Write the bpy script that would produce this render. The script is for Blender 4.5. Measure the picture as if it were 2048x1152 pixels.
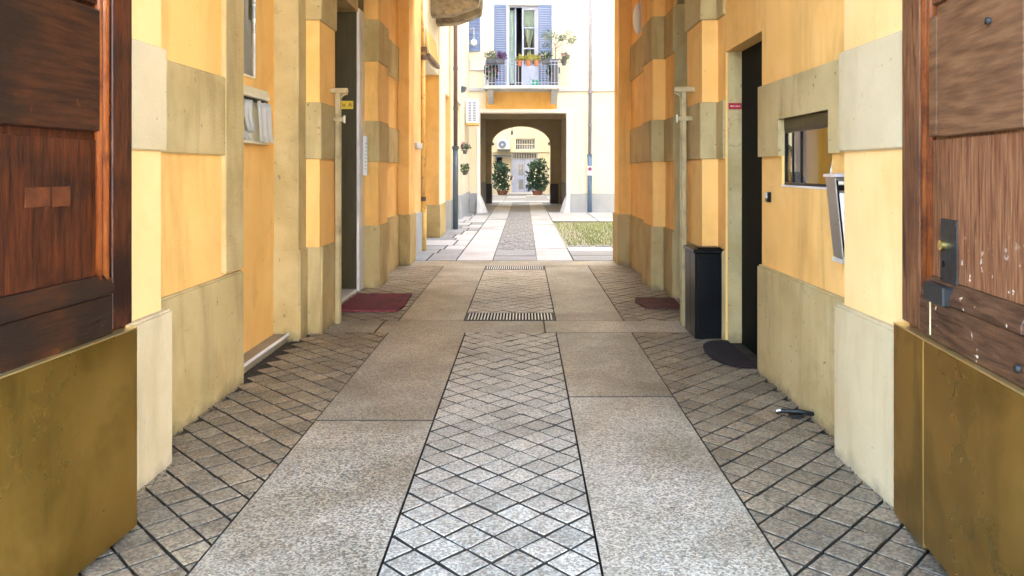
import bpy, bmesh, math, random
from mathutils import Vector, Matrix
random.seed(7)
R = math.radians
sc = bpy.context.scene
for o in list(bpy.data.objects):
    bpy.data.objects.remove(o, do_unlink=True)
col = sc.collection

# ------------------------------------------------------------------ camera
F, CX, HY, CH = 1500.0, 1049.0, 338.0, 1.5      # focal length and vanishing point in photo pixels, eye height
cd = bpy.data.cameras.new('camera')
cam = bpy.data.objects.new('camera', cd); col.objects.link(cam)
cam.location = (0, 0, CH); cam.rotation_euler = (R(90), 0, 0)
cd.sensor_width = 36; cd.lens = F / 2048 * 36
cd.shift_x = -(CX - 1024) / 2048; cd.shift_y = -(576 - HY) / 2048
cd.clip_start = 0.05; cd.clip_end = 500
sc.camera = cam

# ------------------------------------------------------------------ sky, sun, exposure
w = bpy.data.worlds.new('World'); sc.world = w; w.use_nodes = True
nt = w.node_tree; nt.nodes.clear()
sky = nt.nodes.new('ShaderNodeTexSky'); sky.sky_type = 'NISHITA'; sky.sun_disc = False
SUN_EL, SUN_AZ = 32, 25
sky.sun_elevation = R(SUN_EL); sky.sun_rotation = R(SUN_AZ)
sky.air_density = 1.0; sky.dust_density = 2.5; sky.ozone_density = 0.8
bg = nt.nodes.new('ShaderNodeBackground'); bg.inputs[1].default_value = 0.15
wo = nt.nodes.new('ShaderNodeOutputWorld')
nt.links.new(sky.outputs[0], bg.inputs[0]); nt.links.new(bg.outputs[0], wo.inputs[0])
sl = bpy.data.lights.new('sun', 'SUN'); sl.energy = 1.2; sl.angle = R(12); sl.color = (1.0, 0.95, 0.87)
so = bpy.data.objects.new('sun', sl); col.objects.link(so); so.location = (0, -5, 20)
az, el = R(SUN_AZ), R(SUN_EL)
sd = Vector((math.sin(az) * math.cos(el), math.cos(az) * math.cos(el), math.sin(el)))
so.rotation_euler = (-sd).to_track_quat('-Z', 'Y').to_euler()
sc.view_settings.view_transform = 'Standard'; sc.view_settings.look = 'None'
sc.view_settings.gamma = 1.0; sc.view_settings.use_curve_mapping = False
sc.view_settings.exposure = 4.95
sc.render.engine = 'CYCLES'
sc.cycles.max_bounces = 14; sc.cycles.diffuse_bounces = 10; sc.cycles.glossy_bounces = 6
sc.cycles.transparent_max_bounces = 12
sc.cycles.sample_clamp_indirect = 8.0

# ------------------------------------------------------------------ photo pixel -> metres at a known depth
def PX(px, Y): return (px - CX) * Y / F
def PZ(py, Y): return CH - (py - HY) * Y / F

# ------------------------------------------------------------------ materials
MATS = {}
def rgba(c): return (c[0], c[1], c[2], 1.0)

def mat(name, c1, c2=None, scale=3.0, stretch=(1, 1, 1), rough=0.8, rough2=None, bump=0.0, bscale=40.0,
        metal=0.0, spec=0.4, detail=6, c3=None, s3=1.2, t3=(0.5, 0.7), speck=None, grain=None, coat=0.0, emit=None, grime=None, vary=0.0, drip=None, speckz=None, crack=None):
    m = bpy.data.materials.new(name); m.use_nodes = True
    t = m.node_tree; N = t.nodes; L = t.links
    b = N['Principled BSDF']
    b.inputs['Metallic'].default_value = metal
    b.inputs['Specular IOR Level'].default_value = spec
    b.inputs['Roughness'].default_value = rough
    b.inputs['Coat Weight'].default_value = coat
    geo = N.new('ShaderNodeNewGeometry')
    mp = N.new('ShaderNodeMapping'); mp.inputs['Scale'].default_value = stretch
    L.new(geo.outputs['Position'], mp.inputs['Vector'])
    def noise(sc_, det=6, vec=mp, rg=0.55, dist=0.0):
        n = N.new('ShaderNodeTexNoise'); n.inputs['Scale'].default_value = sc_
        n.inputs['Detail'].default_value = det; n.inputs['Roughness'].default_value = rg
        n.inputs['Distortion'].default_value = dist
        L.new(vec.outputs[0] if vec is mp else vec.outputs['Position'], n.inputs['Vector'])
        return n
    def ramp(src, a, bb, ca, cb):
        r = N.new('ShaderNodeValToRGB'); e = r.color_ramp.elements
        e[0].position = a; e[1].position = bb; e[0].color = rgba(ca); e[1].color = rgba(cb)
        L.new(src, r.inputs[0]); return r
    def mix(fac, A, B):
        x = N.new('ShaderNodeMix'); x.data_type = 'RGBA'
        if isinstance(fac, float): x.inputs[0].default_value = fac
        else: L.new(fac, x.inputs[0])
        for v, i in ((A, 6), (B, 7)):
            if isinstance(v, tuple): x.inputs[i].default_value = rgba(v)
            else: L.new(v, x.inputs[i])
        return x.outputs[2]
    c = c1
    if c2 is not None:
        n = noise(scale, detail)
        c = ramp(n.outputs['Fac'], 0.32, 0.68, c1, c2).outputs[0]
        if rough2 is not None:
            mr = N.new('ShaderNodeMapRange'); mr.inputs[1].default_value = 0.3; mr.inputs[2].default_value = 0.7
            mr.inputs[3].default_value = rough; mr.inputs[4].default_value = rough2
            L.new(n.outputs['Fac'], mr.inputs[0]); L.new(mr.outputs[0], b.inputs['Roughness'])
    if c3 is not None:
        n3 = noise(s3, 5, geo, 0.6, 0.3)
        f = ramp(n3.outputs['Fac'], t3[0], t3[1], (0, 0, 0), (1, 1, 1))
        c = mix(f.outputs[0], c, c3)
    if grain is not None:                       # stone crystals: (scale, dark, light, strength)
        v = N.new('ShaderNodeTexVoronoi'); v.inputs['Scale'].default_value = grain[0]
        L.new(geo.outputs['Position'], v.inputs['Vector'])
        sp = N.new('ShaderNodeSeparateColor'); L.new(v.outputs['Color'], sp.inputs[0])
        r = N.new('ShaderNodeValToRGB'); e = r.color_ramp.elements
        e[0].position = 0.15; e[0].color = rgba(grain[1]); e[1].position = 0.95; e[1].color = rgba(grain[2])
        mid = tuple((p + q) / 2 for p, q in zip(grain[1], grain[2]))
        k = e.new(0.55); k.color = rgba(mid)
        L.new(sp.outputs[0], r.inputs[0])
        x = N.new('ShaderNodeMix'); x.data_type = 'RGBA'; x.blend_type = 'MULTIPLY'; x.inputs[0].default_value = grain[3]
        if isinstance(c, tuple): x.inputs[6].default_value = rgba(c)
        else: L.new(c, x.inputs[6])
        L.new(r.outputs[0], x.inputs[7]); c = x.outputs[2]
    if speck is not None:                       # chips and spots: (scale, threshold, colour)
        n4 = noise(speck[0], 3, geo, 0.5)
        f = ramp(n4.outputs['Fac'], speck[1], speck[1] + 0.03, (0, 0, 0), (1, 1, 1))
        ff = f.outputs[0]
        if speckz is not None:                  # chips only low down, where feet and keys reach
            sz = N.new('ShaderNodeSeparateXYZ'); L.new(geo.outputs['Position'], sz.inputs[0])
            mz = N.new('ShaderNodeMapRange'); mz.inputs[1].default_value = speckz[0]; mz.inputs[2].default_value = speckz[1]; mz.inputs[3].default_value = 1.0; mz.inputs[4].default_value = 0.0
            L.new(sz.outputs[2], mz.inputs[0]); mm = N.new('ShaderNodeMath'); mm.operation = 'MULTIPLY'; L.new(ff, mm.inputs[0]); L.new(mz.outputs[0], mm.inputs[1]); ff = mm.outputs[0]
        c = mix(ff, c, speck[2])
    if drip is not None:                        # rain and hand stains running down: (scale, colour, lo, hi, strength)
        md = N.new('ShaderNodeMapping'); md.inputs['Scale'].default_value = (1, 1, 0.16); L.new(geo.outputs['Position'], md.inputs['Vector'])
        nd = N.new('ShaderNodeTexNoise'); nd.inputs['Scale'].default_value = drip[0]; nd.inputs['Detail'].default_value = 8; nd.inputs['Roughness'].default_value = 0.62; nd.inputs['Distortion'].default_value = 0.6
        L.new(md.outputs[0], nd.inputs['Vector'])
        f = ramp(nd.outputs['Fac'], drip[2], drip[3], (0, 0, 0), (drip[4],) * 3); c = mix(f.outputs[0], c, drip[1])
    if crack is not None:                       # hairline cracks: (scale, width, colour)
        nw = noise(3.0, 4, geo, 0.6); va = N.new('ShaderNodeVectorMath'); va.operation = 'MULTIPLY_ADD'; va.inputs[1].default_value = (0.5, 0.5, 0.5)
        L.new(nw.outputs['Color'], va.inputs[0]); L.new(geo.outputs['Position'], va.inputs[2])
        vc = N.new('ShaderNodeTexVoronoi'); vc.feature = 'DISTANCE_TO_EDGE'; vc.inputs['Scale'].default_value = crack[0]; L.new(va.outputs[0], vc.inputs['Vector'])
        f1 = ramp(vc.outputs['Distance'], 0.0, crack[1], (1, 1, 1), (0, 0, 0)); n5 = noise(1.3, 3, geo); f2 = ramp(n5.outputs['Fac'], 0.52, 0.62, (0, 0, 0), (0.8, 0.8, 0.8))
        mm = N.new('ShaderNodeMath'); mm.operation = 'MULTIPLY'; L.new(f1.outputs[0], mm.inputs[0]); L.new(f2.outputs[0], mm.inputs[1]); c = mix(mm.outputs[0], c, crack[2])
    if vary > 0:                                # each stone its own tone
        oi = N.new('ShaderNodeObjectInfo'); mv = N.new('ShaderNodeMapRange'); mv.inputs[3].default_value = 1 - vary; mv.inputs[4].default_value = 1 + vary * 0.6
        L.new(oi.outputs['Random'], mv.inputs[0])
        x = N.new('ShaderNodeMix'); x.data_type = 'RGBA'; x.blend_type = 'MULTIPLY'; x.inputs[0].default_value = 1.0
        if isinstance(c, tuple): x.inputs[6].default_value = rgba(c)
        else: L.new(c, x.inputs[6])
        cb = N.new('ShaderNodeCombineColor'); [L.new(mv.outputs[0], cb.inputs[k]) for k in range(3)]
        L.new(cb.outputs[0], x.inputs[7]); c = x.outputs[2]
    if grime is not None:                       # splash dirt with a ragged upper edge: (height, colour)
        sx = N.new('ShaderNodeSeparateXYZ'); L.new(geo.outputs['Position'], sx.inputs[0])
        ng = noise(7.0, 6, geo, 0.65)
        ma = N.new('ShaderNodeMath'); ma.operation = 'MULTIPLY_ADD'; ma.inputs[1].default_value = grime[0] * 2.2; ma.inputs[2].default_value = -grime[0] * 0.6
        L.new(ng.outputs['Fac'], ma.inputs[0])
        su = N.new('ShaderNodeMath'); su.operation = 'SUBTRACT'; L.new(ma.outputs[0], su.inputs[0]); L.new(sx.outputs[2], su.inputs[1])
        f = ramp(su.outputs[0], 0.0, grime[0] * 0.8, (0, 0, 0), (0.7, 0.7, 0.7))
        c = mix(f.outputs[0], c, grime[1])
    if isinstance(c, tuple): b.inputs['Base Color'].default_value = rgba(c)
    else: L.new(c, b.inputs['Base Color'])
    if bump > 0:
        nb = noise(bscale, 5)
        bp = N.new('ShaderNodeBump'); bp.inputs['Strength'].default_value = bump; bp.inputs['Distance'].default_value = 0.01
        L.new(nb.outputs['Fac'], bp.inputs['Height']); L.new(bp.outputs[0], b.inputs['Normal'])
    if emit: b.inputs['Emission Color'].default_value = rgba(emit[0]); b.inputs['Emission Strength'].default_value = emit[1]
    MATS[name] = m
    return m

def glass_mat(name, tint=(0.9, 0.95, 0.95), refl=1.45):
    m = bpy.data.materials.new(name); m.use_nodes = True
    t = m.node_tree; N = t.nodes; L = t.links; N.clear()
    o = N.new('ShaderNodeOutputMaterial'); mx = N.new('ShaderNodeMixShader'); fr = N.new('ShaderNodeFresnel')
    fr.inputs[0].default_value = refl
    tr = N.new('ShaderNodeBsdfTransparent'); tr.inputs[0].default_value = rgba(tint)
    gl = N.new('ShaderNodeBsdfGlossy'); gl.inputs['Roughness'].default_value = 0.02
    L.new(fr.outputs[0], mx.inputs[0]); L.new(tr.outputs[0], mx.inputs[1]); L.new(gl.outputs[0], mx.inputs[2])
    L.new(mx.outputs[0], o.inputs[0]); MATS[name] = m

mat('ochre', (0.81, 0.46, 0.125), (0.87, 0.54, 0.18), scale=1.4, rough=0.85, bump=0.22, bscale=22, c3=(0.70, 0.38, 0.10), s3=2.3, t3=(0.50, 0.80), speck=(38, 0.72, (0.42, 0.24, 0.09)), drip=(3.2, (0.52, 0.27, 0.07), 0.52, 0.74, 0.65))
mat('ochre_pale', (0.80, 0.50, 0.19), (0.84, 0.57, 0.25), scale=1.4, rough=0.85, bump=0.22, bscale=22, c3=(0.73, 0.42, 0.14), s3=2.0, t3=(0.5, 0.8), speck=(38, 0.725, (0.45, 0.28, 0.12)), drip=(3.2, (0.58, 0.34, 0.12), 0.52, 0.75, 0.6))  # paler ochre; on the street-end piers it carries street light in the colour
mat('tan', (0.455, 0.335, 0.14), (0.54, 0.415, 0.195), scale=2.2, rough=0.9, bump=0.55, bscale=60, c3=(0.36, 0.255, 0.09), s3=1.7, t3=(0.48, 0.78), speck=(22, 0.69, (0.25, 0.18, 0.08)), grime=(0.14, (0.13, 0.095, 0.05)), drip=(4.0, (0.25, 0.17, 0.065), 0.50, 0.74, 0.65), crack=(0.9, 0.005, (0.28, 0.20, 0.09)))
mat('tan_pale', (0.52, 0.405, 0.225), (0.585, 0.47, 0.285), scale=2.2, rough=0.9, bump=0.55, bscale=55, c3=(0.47, 0.36, 0.19), s3=1.7, t3=(0.5, 0.78), speck=(22, 0.70, (0.40, 0.32, 0.19)), grime=(0.13, (0.24, 0.20, 0.14)), drip=(4.0, (0.35, 0.26, 0.13), 0.52, 0.76, 0.6), crack=(0.9, 0.005, (0.42, 0.34, 0.20)))  # lighter copy of tan: street light on the nearest piers, put into colour
mat('cream', (0.73, 0.67, 0.53), (0.77, 0.72, 0.60), scale=0.9, rough=0.9, bump=0.08, c3=(0.69, 0.61, 0.46), s3=0.6, t3=(0.5, 0.8))
mat('cream_far', (0.64, 0.61, 0.47), (0.68, 0.65, 0.53), scale=0.9, rough=0.9, bump=0.08)
mat('ceiling', (0.56, 0.38, 0.16), (0.62, 0.43, 0.20), scale=1.0, rough=0.9, bump=0.1)
mat('grey_plinth', (0.32, 0.36, 0.41), (0.40, 0.43, 0.47), scale=2.5, rough=0.85, bump=0.2, c3=(0.36, 0.38, 0.40), s3=1.5)
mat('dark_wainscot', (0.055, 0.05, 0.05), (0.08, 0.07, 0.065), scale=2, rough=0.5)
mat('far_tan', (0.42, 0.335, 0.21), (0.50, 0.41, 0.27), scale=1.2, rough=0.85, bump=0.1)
mat('granite', (0.46, 0.395, 0.285), (0.60, 0.53, 0.41), scale=1.6, rough=0.46, rough2=0.33, bump=0.30, bscale=120, spec=0.5, vary=0.14,
    grain=(125, (0.15, 0.13, 0.11), (1.0, 1.0, 0.98), 0.8), c3=(0.27, 0.205, 0.12), s3=1.1, t3=(0.44, 0.72), speck=(16, 0.72, (0.09, 0.08, 0.06)))
mat('granite_carved', (0.53, 0.465, 0.355), (0.66, 0.60, 0.49), scale=1.9, rough=0.46, rough2=0.32, bump=0.35, bscale=90, spec=0.5, vary=0.20,
    grain=(115, (0.22, 0.20, 0.17), (1.0, 1.0, 0.98), 0.8), c3=(0.40, 0.34, 0.26), s3=1.1, t3=(0.48, 0.72), speck=(14, 0.72, (0.09, 0.08, 0.06)))
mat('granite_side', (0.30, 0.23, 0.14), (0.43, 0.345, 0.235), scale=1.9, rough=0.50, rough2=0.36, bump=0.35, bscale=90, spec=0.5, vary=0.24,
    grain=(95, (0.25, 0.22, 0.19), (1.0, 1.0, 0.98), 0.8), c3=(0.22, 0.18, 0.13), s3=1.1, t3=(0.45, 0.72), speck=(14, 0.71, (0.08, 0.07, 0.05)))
mat('groove', (0.040, 0.032, 0.022), (0.080, 0.064, 0.046), scale=9, rough=0.95, bump=0.3, spec=0.1)
mat('court_slab', (0.50, 0.49, 0.48), (0.59, 0.58, 0.57), scale=1.2, rough=0.6, bump=0.2, grain=(70, (0.5, 0.5, 0.5), (1, 1, 1), 0.6), c3=(0.38, 0.36, 0.33), s3=0.7)
mat('court_flag', (0.25, 0.25, 0.25), (0.36, 0.355, 0.35), scale=1.6, rough=0.7, bump=0.3, grain=(60, (0.5, 0.5, 0.5), (1, 1, 1), 0.6), c3=(0.30, 0.30, 0.28), s3=0.9)
mat('court_cobble', (0.20, 0.20, 0.21), (0.31, 0.31, 0.32), scale=5, rough=0.75, bump=0.5, bscale=25)
mat('asphalt', (0.05, 0.05, 0.052), (0.07, 0.07, 0.07), scale=6, rough=0.9, bump=0.3)
mat('street_stone', (0.40, 0.40, 0.40), (0.48, 0.48, 0.48), scale=2, rough=0.75, bump=0.2)
mat('soil', (0.26, 0.24, 0.17), (0.34, 0.31, 0.23), scale=4, rough=0.95, bump=0.5)
mat('soil_dark', (0.06, 0.045, 0.03), (0.14, 0.11, 0.075), scale=40, rough=0.95)
mat('grass', (0.20, 0.28, 0.08), (0.33, 0.37, 0.14), scale=3, rough=0.8)
mat('wood_red', (0.014, 0.003, 0.001), (0.075, 0.016, 0.004), scale=5, stretch=(9, 9, 0.8), rough=0.48, rough2=0.34, bump=0.3, bscale=14, spec=0.3, detail=9, c3=(0.012, 0.003, 0.0015), s3=3.2, t3=(0.46, 0.62), drip=(9, (0.12, 0.030, 0.007), 0.60, 0.72, 0.6))
mat('wood_red_h', (0.012, 0.004, 0.0015), (0.052, 0.015, 0.005), scale=5, stretch=(1.0, 1.0, 10), rough=0.52, rough2=0.38, bump=0.4, bscale=8, spec=0.3, detail=9, c3=(0.014, 0.006, 0.003), s3=2.4, t3=(0.46, 0.62), speck=(7, 0.68, (0.075, 0.022, 0.007)))
mat('wood_gloss', (0.16, 0.035, 0.008), (0.30, 0.085, 0.018), scale=5, stretch=(9, 9, 1.0), rough=0.28, rough2=0.2, bump=0.15, bscale=12, detail=8, c3=(0.06, 0.015, 0.006), s3=4)
mat('wood_old', (0.095, 0.026, 0.008), (0.25, 0.108, 0.042), scale=6, stretch=(14, 14, 0.9), rough=0.7, rough2=0.55, bump=0.5, bscale=12, spec=0.25, detail=10, c3=(0.050, 0.016, 0.007), s3=2.0, t3=(0.5, 0.75), drip=(16, (0.035, 0.012, 0.005), 0.58, 0.66, 0.8))
mat('wood_old_h', (0.085, 0.033, 0.012), (0.19, 0.088, 0.037), scale=4, stretch=(1.0, 1.0, 9), rough=0.7, rough2=0.55, bump=0.45, bscale=9, spec=0.25, detail=10, c3=(0.075, 0.032, 0.014), s3=1.8, t3=(0.45, 0.75))
mat('wood_chipped', (0.030, 0.011, 0.005), (0.115, 0.050, 0.022), scale=5, stretch=(1.2, 1.2, 10), rough=0.55, rough2=0.4, bump=0.5, bscale=9, spec=0.35, detail=10, speck=(26, 0.685, (0.55, 0.45, 0.34)))
mat('wood_chipped_v', (0.095, 0.026, 0.008), (0.26, 0.112, 0.045), scale=6, stretch=(14, 14, 0.9), rough=0.7, rough2=0.55, bump=0.5, bscale=12, spec=0.25, detail=10, speck=(24, 0.64, (0.62, 0.52, 0.40)), speckz=(1.10, 1.30), drip=(16, (0.035, 0.012, 0.005), 0.58, 0.66, 0.8))
mat('tape', (0.055, 0.014, 0.0035), (0.10, 0.026, 0.006), scale=18, spec=0.2, rough=0.7, bump=0.2)
mat('raw_wood', (0.60, 0.45, 0.24), (0.72, 0.58, 0.36), scale=9, rough=0.8)
mat('brass', (0.43, 0.255, 0.045), (0.52, 0.325, 0.075), scale=1.6, rough=0.20, rough2=0.42, metal=0.95, bump=0.12, bscale=4, c3=(0.30, 0.185, 0.03), s3=2.4, t3=(0.44, 0.66), speck=(30, 0.74, (0.16, 0.10, 0.03)), drip=(7, (0.24, 0.15, 0.03), 0.52, 0.70, 0.7), grime=(0.16, (0.22, 0.17, 0.09)))
mat('brass_edge', (0.75, 0.55, 0.20), (0.85, 0.66, 0.30), scale=6, rough=0.3, metal=0.9)
mat('gold', (0.90, 0.66, 0.20), rough=0.25, metal=1.0)
mat('iron', (0.016, 0.014, 0.012), (0.035, 0.031, 0.027), scale=12, rough=0.5, metal=0.3, bump=0.15)
mat('black_metal', (0.004, 0.004, 0.0045), (0.007, 0.007, 0.007), scale=5, rough=0.30, spec=0.3)
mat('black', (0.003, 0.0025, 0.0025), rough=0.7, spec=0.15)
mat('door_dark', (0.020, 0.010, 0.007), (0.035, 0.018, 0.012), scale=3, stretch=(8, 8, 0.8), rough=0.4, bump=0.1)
mat('door_olive', (0.050, 0.038, 0.012), (0.075, 0.056, 0.020), scale=3, stretch=(8, 8, 0.8), rough=0.5, bump=0.1)  # on the stair doorway jamb this dark tone includes the recess shade
mat('tan_metal', (0.36, 0.27, 0.125), (0.44, 0.34, 0.17), scale=8, rough=0.5, bump=0.1, c3=(0.24, 0.17, 0.08), s3=6)
mat('steel', (0.74, 0.74, 0.72), (0.84, 0.84, 0.82), scale=6, rough=0.25, rough2=0.35, metal=0.6)
mat('steel_grey', (0.40, 0.40, 0.39), (0.52, 0.52, 0.50), scale=6, rough=0.25, rough2=0.4, metal=0.9)
mat('zinc', (0.66, 0.66, 0.64), (0.76, 0.76, 0.74), scale=14, rough=0.45, metal=0.6, bump=0.1)
mat('marble', (0.72, 0.71, 0.68), (0.80, 0.79, 0.77), scale=4, rough=0.35, c3=(0.60, 0.59, 0.57), s3=3)
mat('step_stone', (0.27, 0.21, 0.13), (0.36, 0.29, 0.19), scale=4, rough=0.6, bump=0.2)
mat('mat_red', (0.15, 0.022, 0.028), (0.27, 0.055, 0.06), scale=7, stretch=(1, 9, 1), rough=0.95, bump=0.8, bscale=60, c3=(0.10, 0.03, 0.03), s3=4)
mat('mat_brown', (0.07, 0.022, 0.016), (0.13, 0.045, 0.03), scale=8, rough=0.95, bump=0.8, bscale=70)
mat('mat_black', (0.008, 0.004, 0.003), (0.020, 0.010, 0.008), scale=8, rough=0.95, bump=0.8, bscale=70)
mat('sign_red', (0.36, 0.012, 0.02), rough=0.45)
mat('sign_yellow', (0.80, 0.58, 0.06), rough=0.5)
mat('ink', (0.012, 0.012, 0.012), rough=0.6)
mat('ink_pale', (0.75, 0.45, 0.42), rough=0.6)
mat('ink_blue', (0.03, 0.06, 0.30), rough=0.6)
mat('ink_red', (0.55, 0.03, 0.05), rough=0.6)
mat('paper', (0.82, 0.81, 0.77), (0.80, 0.80, 0.78), scale=8, rough=0.85, c3=(0.74, 0.75, 0.76), s3=11, t3=(0.55, 0.7))
mat('paper_print', (0.66, 0.66, 0.63), (0.80, 0.79, 0.74), scale=26, rough=0.85)
mat('board_blue', (0.07, 0.10, 0.12), (0.18, 0.22, 0.25), scale=6, rough=0.25, c3=(0.45, 0.48, 0.48), s3=5, t3=(0.55, 0.75))
mat('box_cream', (0.66, 0.60, 0.40), (0.72, 0.66, 0.46), scale=6, rough=0.5)
mat('white_paint', (0.76, 0.76, 0.75), (0.80, 0.80, 0.79), scale=4, rough=0.5)
mat('white_metal', (0.74, 0.75, 0.76), rough=0.4)
mat('blue_shutter', (0.14, 0.20, 0.38), (0.18, 0.25, 0.44), scale=6, rough=0.6, bump=0.1)
mat('blue_white', (0.36, 0.43, 0.66), (0.44, 0.51, 0.72), scale=4, rough=0.55)
mat('rail_white', (0.40, 0.46, 0.62), rough=0.5)
mat('teal_cloth', (0.52, 0.72, 0.68), (0.62, 0.80, 0.76), scale=5, rough=0.9)
mat('room_dark', (0.055, 0.055, 0.07), (0.09, 0.09, 0.10), scale=1, rough=0.9)  # near-black colour stands in for unlit room interiors
mat('lodge_wall', (0.62, 0.46, 0.06), (0.66, 0.50, 0.08), scale=1, rough=0.9)
mat('pipe_brown', (0.13, 0.085, 0.075), (0.17, 0.115, 0.10), scale=5, rough=0.45)
mat('pipe_slate', (0.08, 0.11, 0.14), (0.11, 0.14, 0.18), scale=5, rough=0.45, metal=0.3)
mat('pipe_grey', (0.24, 0.24, 0.30), (0.30, 0.30, 0.36), scale=5, rough=0.45)
mat('pipe_blue', (0.10, 0.17, 0.30), (0.14, 0.22, 0.36), scale=5, rough=0.4)
mat('pipe_yellow', (0.72, 0.46, 0.12), (0.80, 0.56, 0.20), scale=5, rough=0.5, c3=(0.42, 0.22, 0.08), s3=7, t3=(0.56, 0.7))
mat('rough_stone', (0.26, 0.21, 0.14), (0.40, 0.34, 0.24), scale=7, rough=0.95, bump=0.9, bscale=26, c3=(0.15, 0.11, 0.07), s3=6, t3=(0.5, 0.7))
mat('pale_stone', (0.46, 0.48, 0.51), (0.54, 0.56, 0.58), scale=5, rough=0.8, bump=0.4, bscale=30)
mat('terracotta', (0.46, 0.16, 0.09), (0.56, 0.22, 0.13), scale=5, rough=0.8)
mat('terracotta_dark', (0.22, 0.10, 0.075), (0.28, 0.13, 0.10), scale=5, rough=0.8)
mat('planter_dark', (0.07, 0.08, 0.11), (0.11, 0.12, 0.15), scale=5, rough=0.6)
mat('leaf_green', (0.035, 0.085, 0.028), (0.07, 0.14, 0.045), scale=9, rough=0.5)
mat('leaf_dark', (0.022, 0.065, 0.04), (0.05, 0.11, 0.06), scale=9, rough=0.4)
mat('leaf_olive', (0.16, 0.20, 0.13), (0.24, 0.28, 0.19), scale=9, rough=0.6)
mat('leaf_yellow', (0.26, 0.28, 0.05), (0.36, 0.34, 0.08), scale=9, rough=0.6)
mat('leaf_purple', (0.10, 0.06, 0.16), (0.16, 0.10, 0.24), scale=9, rough=0.6)
mat('petal_pink', (0.62, 0.18, 0.36), (0.72, 0.32, 0.48), scale=9, rough=0.6)
mat('petal_white', (0.78, 0.76, 0.74), rough=0.6)
mat('bark', (0.10, 0.075, 0.05), (0.16, 0.12, 0.09), scale=14, rough=0.9, bump=0.5)
mat('green_plastic', (0.05, 0.36, 0.28), rough=0.4)
mat('lamp_glass', (0.80, 0.79, 0.75), rough=0.3)
mat('skin', (0.52, 0.33, 0.25), (0.56, 0.36, 0.28), scale=5, rough=0.6)
mat('hair', (0.012, 0.010, 0.010), (0.03, 0.025, 0.022), scale=40, rough=0.6)
mat('shirt_blue', (0.09, 0.17, 0.34), (0.13, 0.23, 0.42), scale=6, rough=0.9, bump=0.3)
mat('trouser', (0.03, 0.035, 0.05), rough=0.9)
glass_mat('glass')
glass_mat('glass_lodge', (0.96, 0.97, 0.95), 1.06)
glass_mat('glass_board', (0.95, 0.97, 0.97), 1.5)

# ------------------------------------------------------------------ object helpers
WL = {}                                          # frame position of each object
def thing(name, label, cat, loc=(0, 0, 0), group=None, rot=None):
    o = bpy.data.objects.new(name, None); col.objects.link(o)
    o.empty_display_size = 0.1
    o.location = loc; WL[o] = Vector(loc)
    if rot is not None: o.rotation_euler = rot; WL[o] = Vector((0, 0, 0))
    o['label'] = label; o['category'] = cat
    if group: o['group'] = group
    return o

def tag(o, label, cat, group=None):
    o['label'] = label; o['category'] = cat
    if group: o['group'] = group
    return o

def build(name, bm, m, parent=None, bevel=0.0, smooth=False, kind=None, seg=1):
    if bevel > 0:
        bmesh.ops.bevel(bm, geom=list(bm.edges), offset=bevel, segments=seg, affect='EDGES', clamp_overlap=True)
    bmesh.ops.recalc_face_normals(bm, faces=bm.faces)
    xs = [v.co.x for v in bm.verts]; ys = [v.co.y for v in bm.verts]; zs = [v.co.z for v in bm.verts]
    c = Vector(((min(xs) + max(xs)) / 2, (min(ys) + max(ys)) / 2, min(zs)))
    bmesh.ops.translate(bm, verts=bm.verts, vec=-c)
    me = bpy.data.meshes.new(name)
    bm.to_mesh(me); bm.free()
    if smooth:
        for p in me.polygons: p.use_smooth = True
    o = bpy.data.objects.new(name, me); col.objects.link(o)
    if isinstance(m, (list, tuple)):
        for k in m: me.materials.append(MATS[k])
    else: me.materials.append(MATS[m])
    if parent is not None:
        o.parent = parent; o.location = c - WL[parent]
    else: o.location = c
    WL[o] = c
    if kind: o['kind'] = kind
    return o

def B(): return bmesh.new()
def box(bm, x0, x1, y0, y1, z0, z1, mi=0):
    x0, x1 = min(x0, x1), max(x0, x1); y0, y1 = min(y0, y1), max(y0, y1); z0, z1 = min(z0, z1), max(z0, z1)
    v = [bm.verts.new(p) for p in ((x0, y0, z0), (x1, y0, z0), (x1, y1, z0), (x0, y1, z0), (x0, y0, z1), (x1, y0, z1), (x1, y1, z1), (x0, y1, z1))]
    for f in ((0, 3, 2, 1), (4, 5, 6, 7), (0, 1, 5, 4), (1, 2, 6, 5), (2, 3, 7, 6), (3, 0, 4, 7)):
        fa = bm.faces.new([v[i] for i in f]); fa.material_index = mi
    return bm
def bx(*a): return box(B(), *a)
def prism(bm, pts, a0, a1, axis='z', mi=0):
    def P(p, a):
        if axis == 'z': return (p[0], p[1], a)
        if axis == 'y': return (p[0], a, p[1])
        return (a, p[0], p[1])
    lo = [bm.verts.new(P(p, a0)) for p in pts]; hi = [bm.verts.new(P(p, a1)) for p in pts]
    n = len(pts)
    fs = [bm.faces.new(lo), bm.faces.new(hi)]
    for i in range(n): fs.append(bm.faces.new((lo[i], lo[(i + 1) % n], hi[(i + 1) % n], hi[i])))
    for f in fs: f.material_index = mi
    return bm
def tube(bm, pts, r, n=10, caps=True):
    pts = [Vector(p) for p in pts]; rings = []
    rr = r if isinstance(r, (list, tuple)) else [r] * len(pts)
    for i, p in enumerate(pts):
        d = (pts[min(i + 1, len(pts) - 1)] - pts[max(i - 1, 0)]).normalized()
        up = Vector((0, 0, 1)) if abs(d.z) < 0.9 else Vector((1, 0, 0))
        a = d.cross(up).normalized(); b = d.cross(a).normalized()
        rings.append([bm.verts.new(p + rr[i] * (math.cos(2 * math.pi * k / n) * a + math.sin(2 * math.pi * k / n) * b)) for k in range(n)])
    for i in range(len(rings) - 1):
        for k in range(n): bm.faces.new((rings[i][k], rings[i][(k + 1) % n], rings[i + 1][(k + 1) % n], rings[i + 1][k]))
    if caps: bm.faces.new(rings[0]); bm.faces.new(rings[-1])
    return bm
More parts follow.
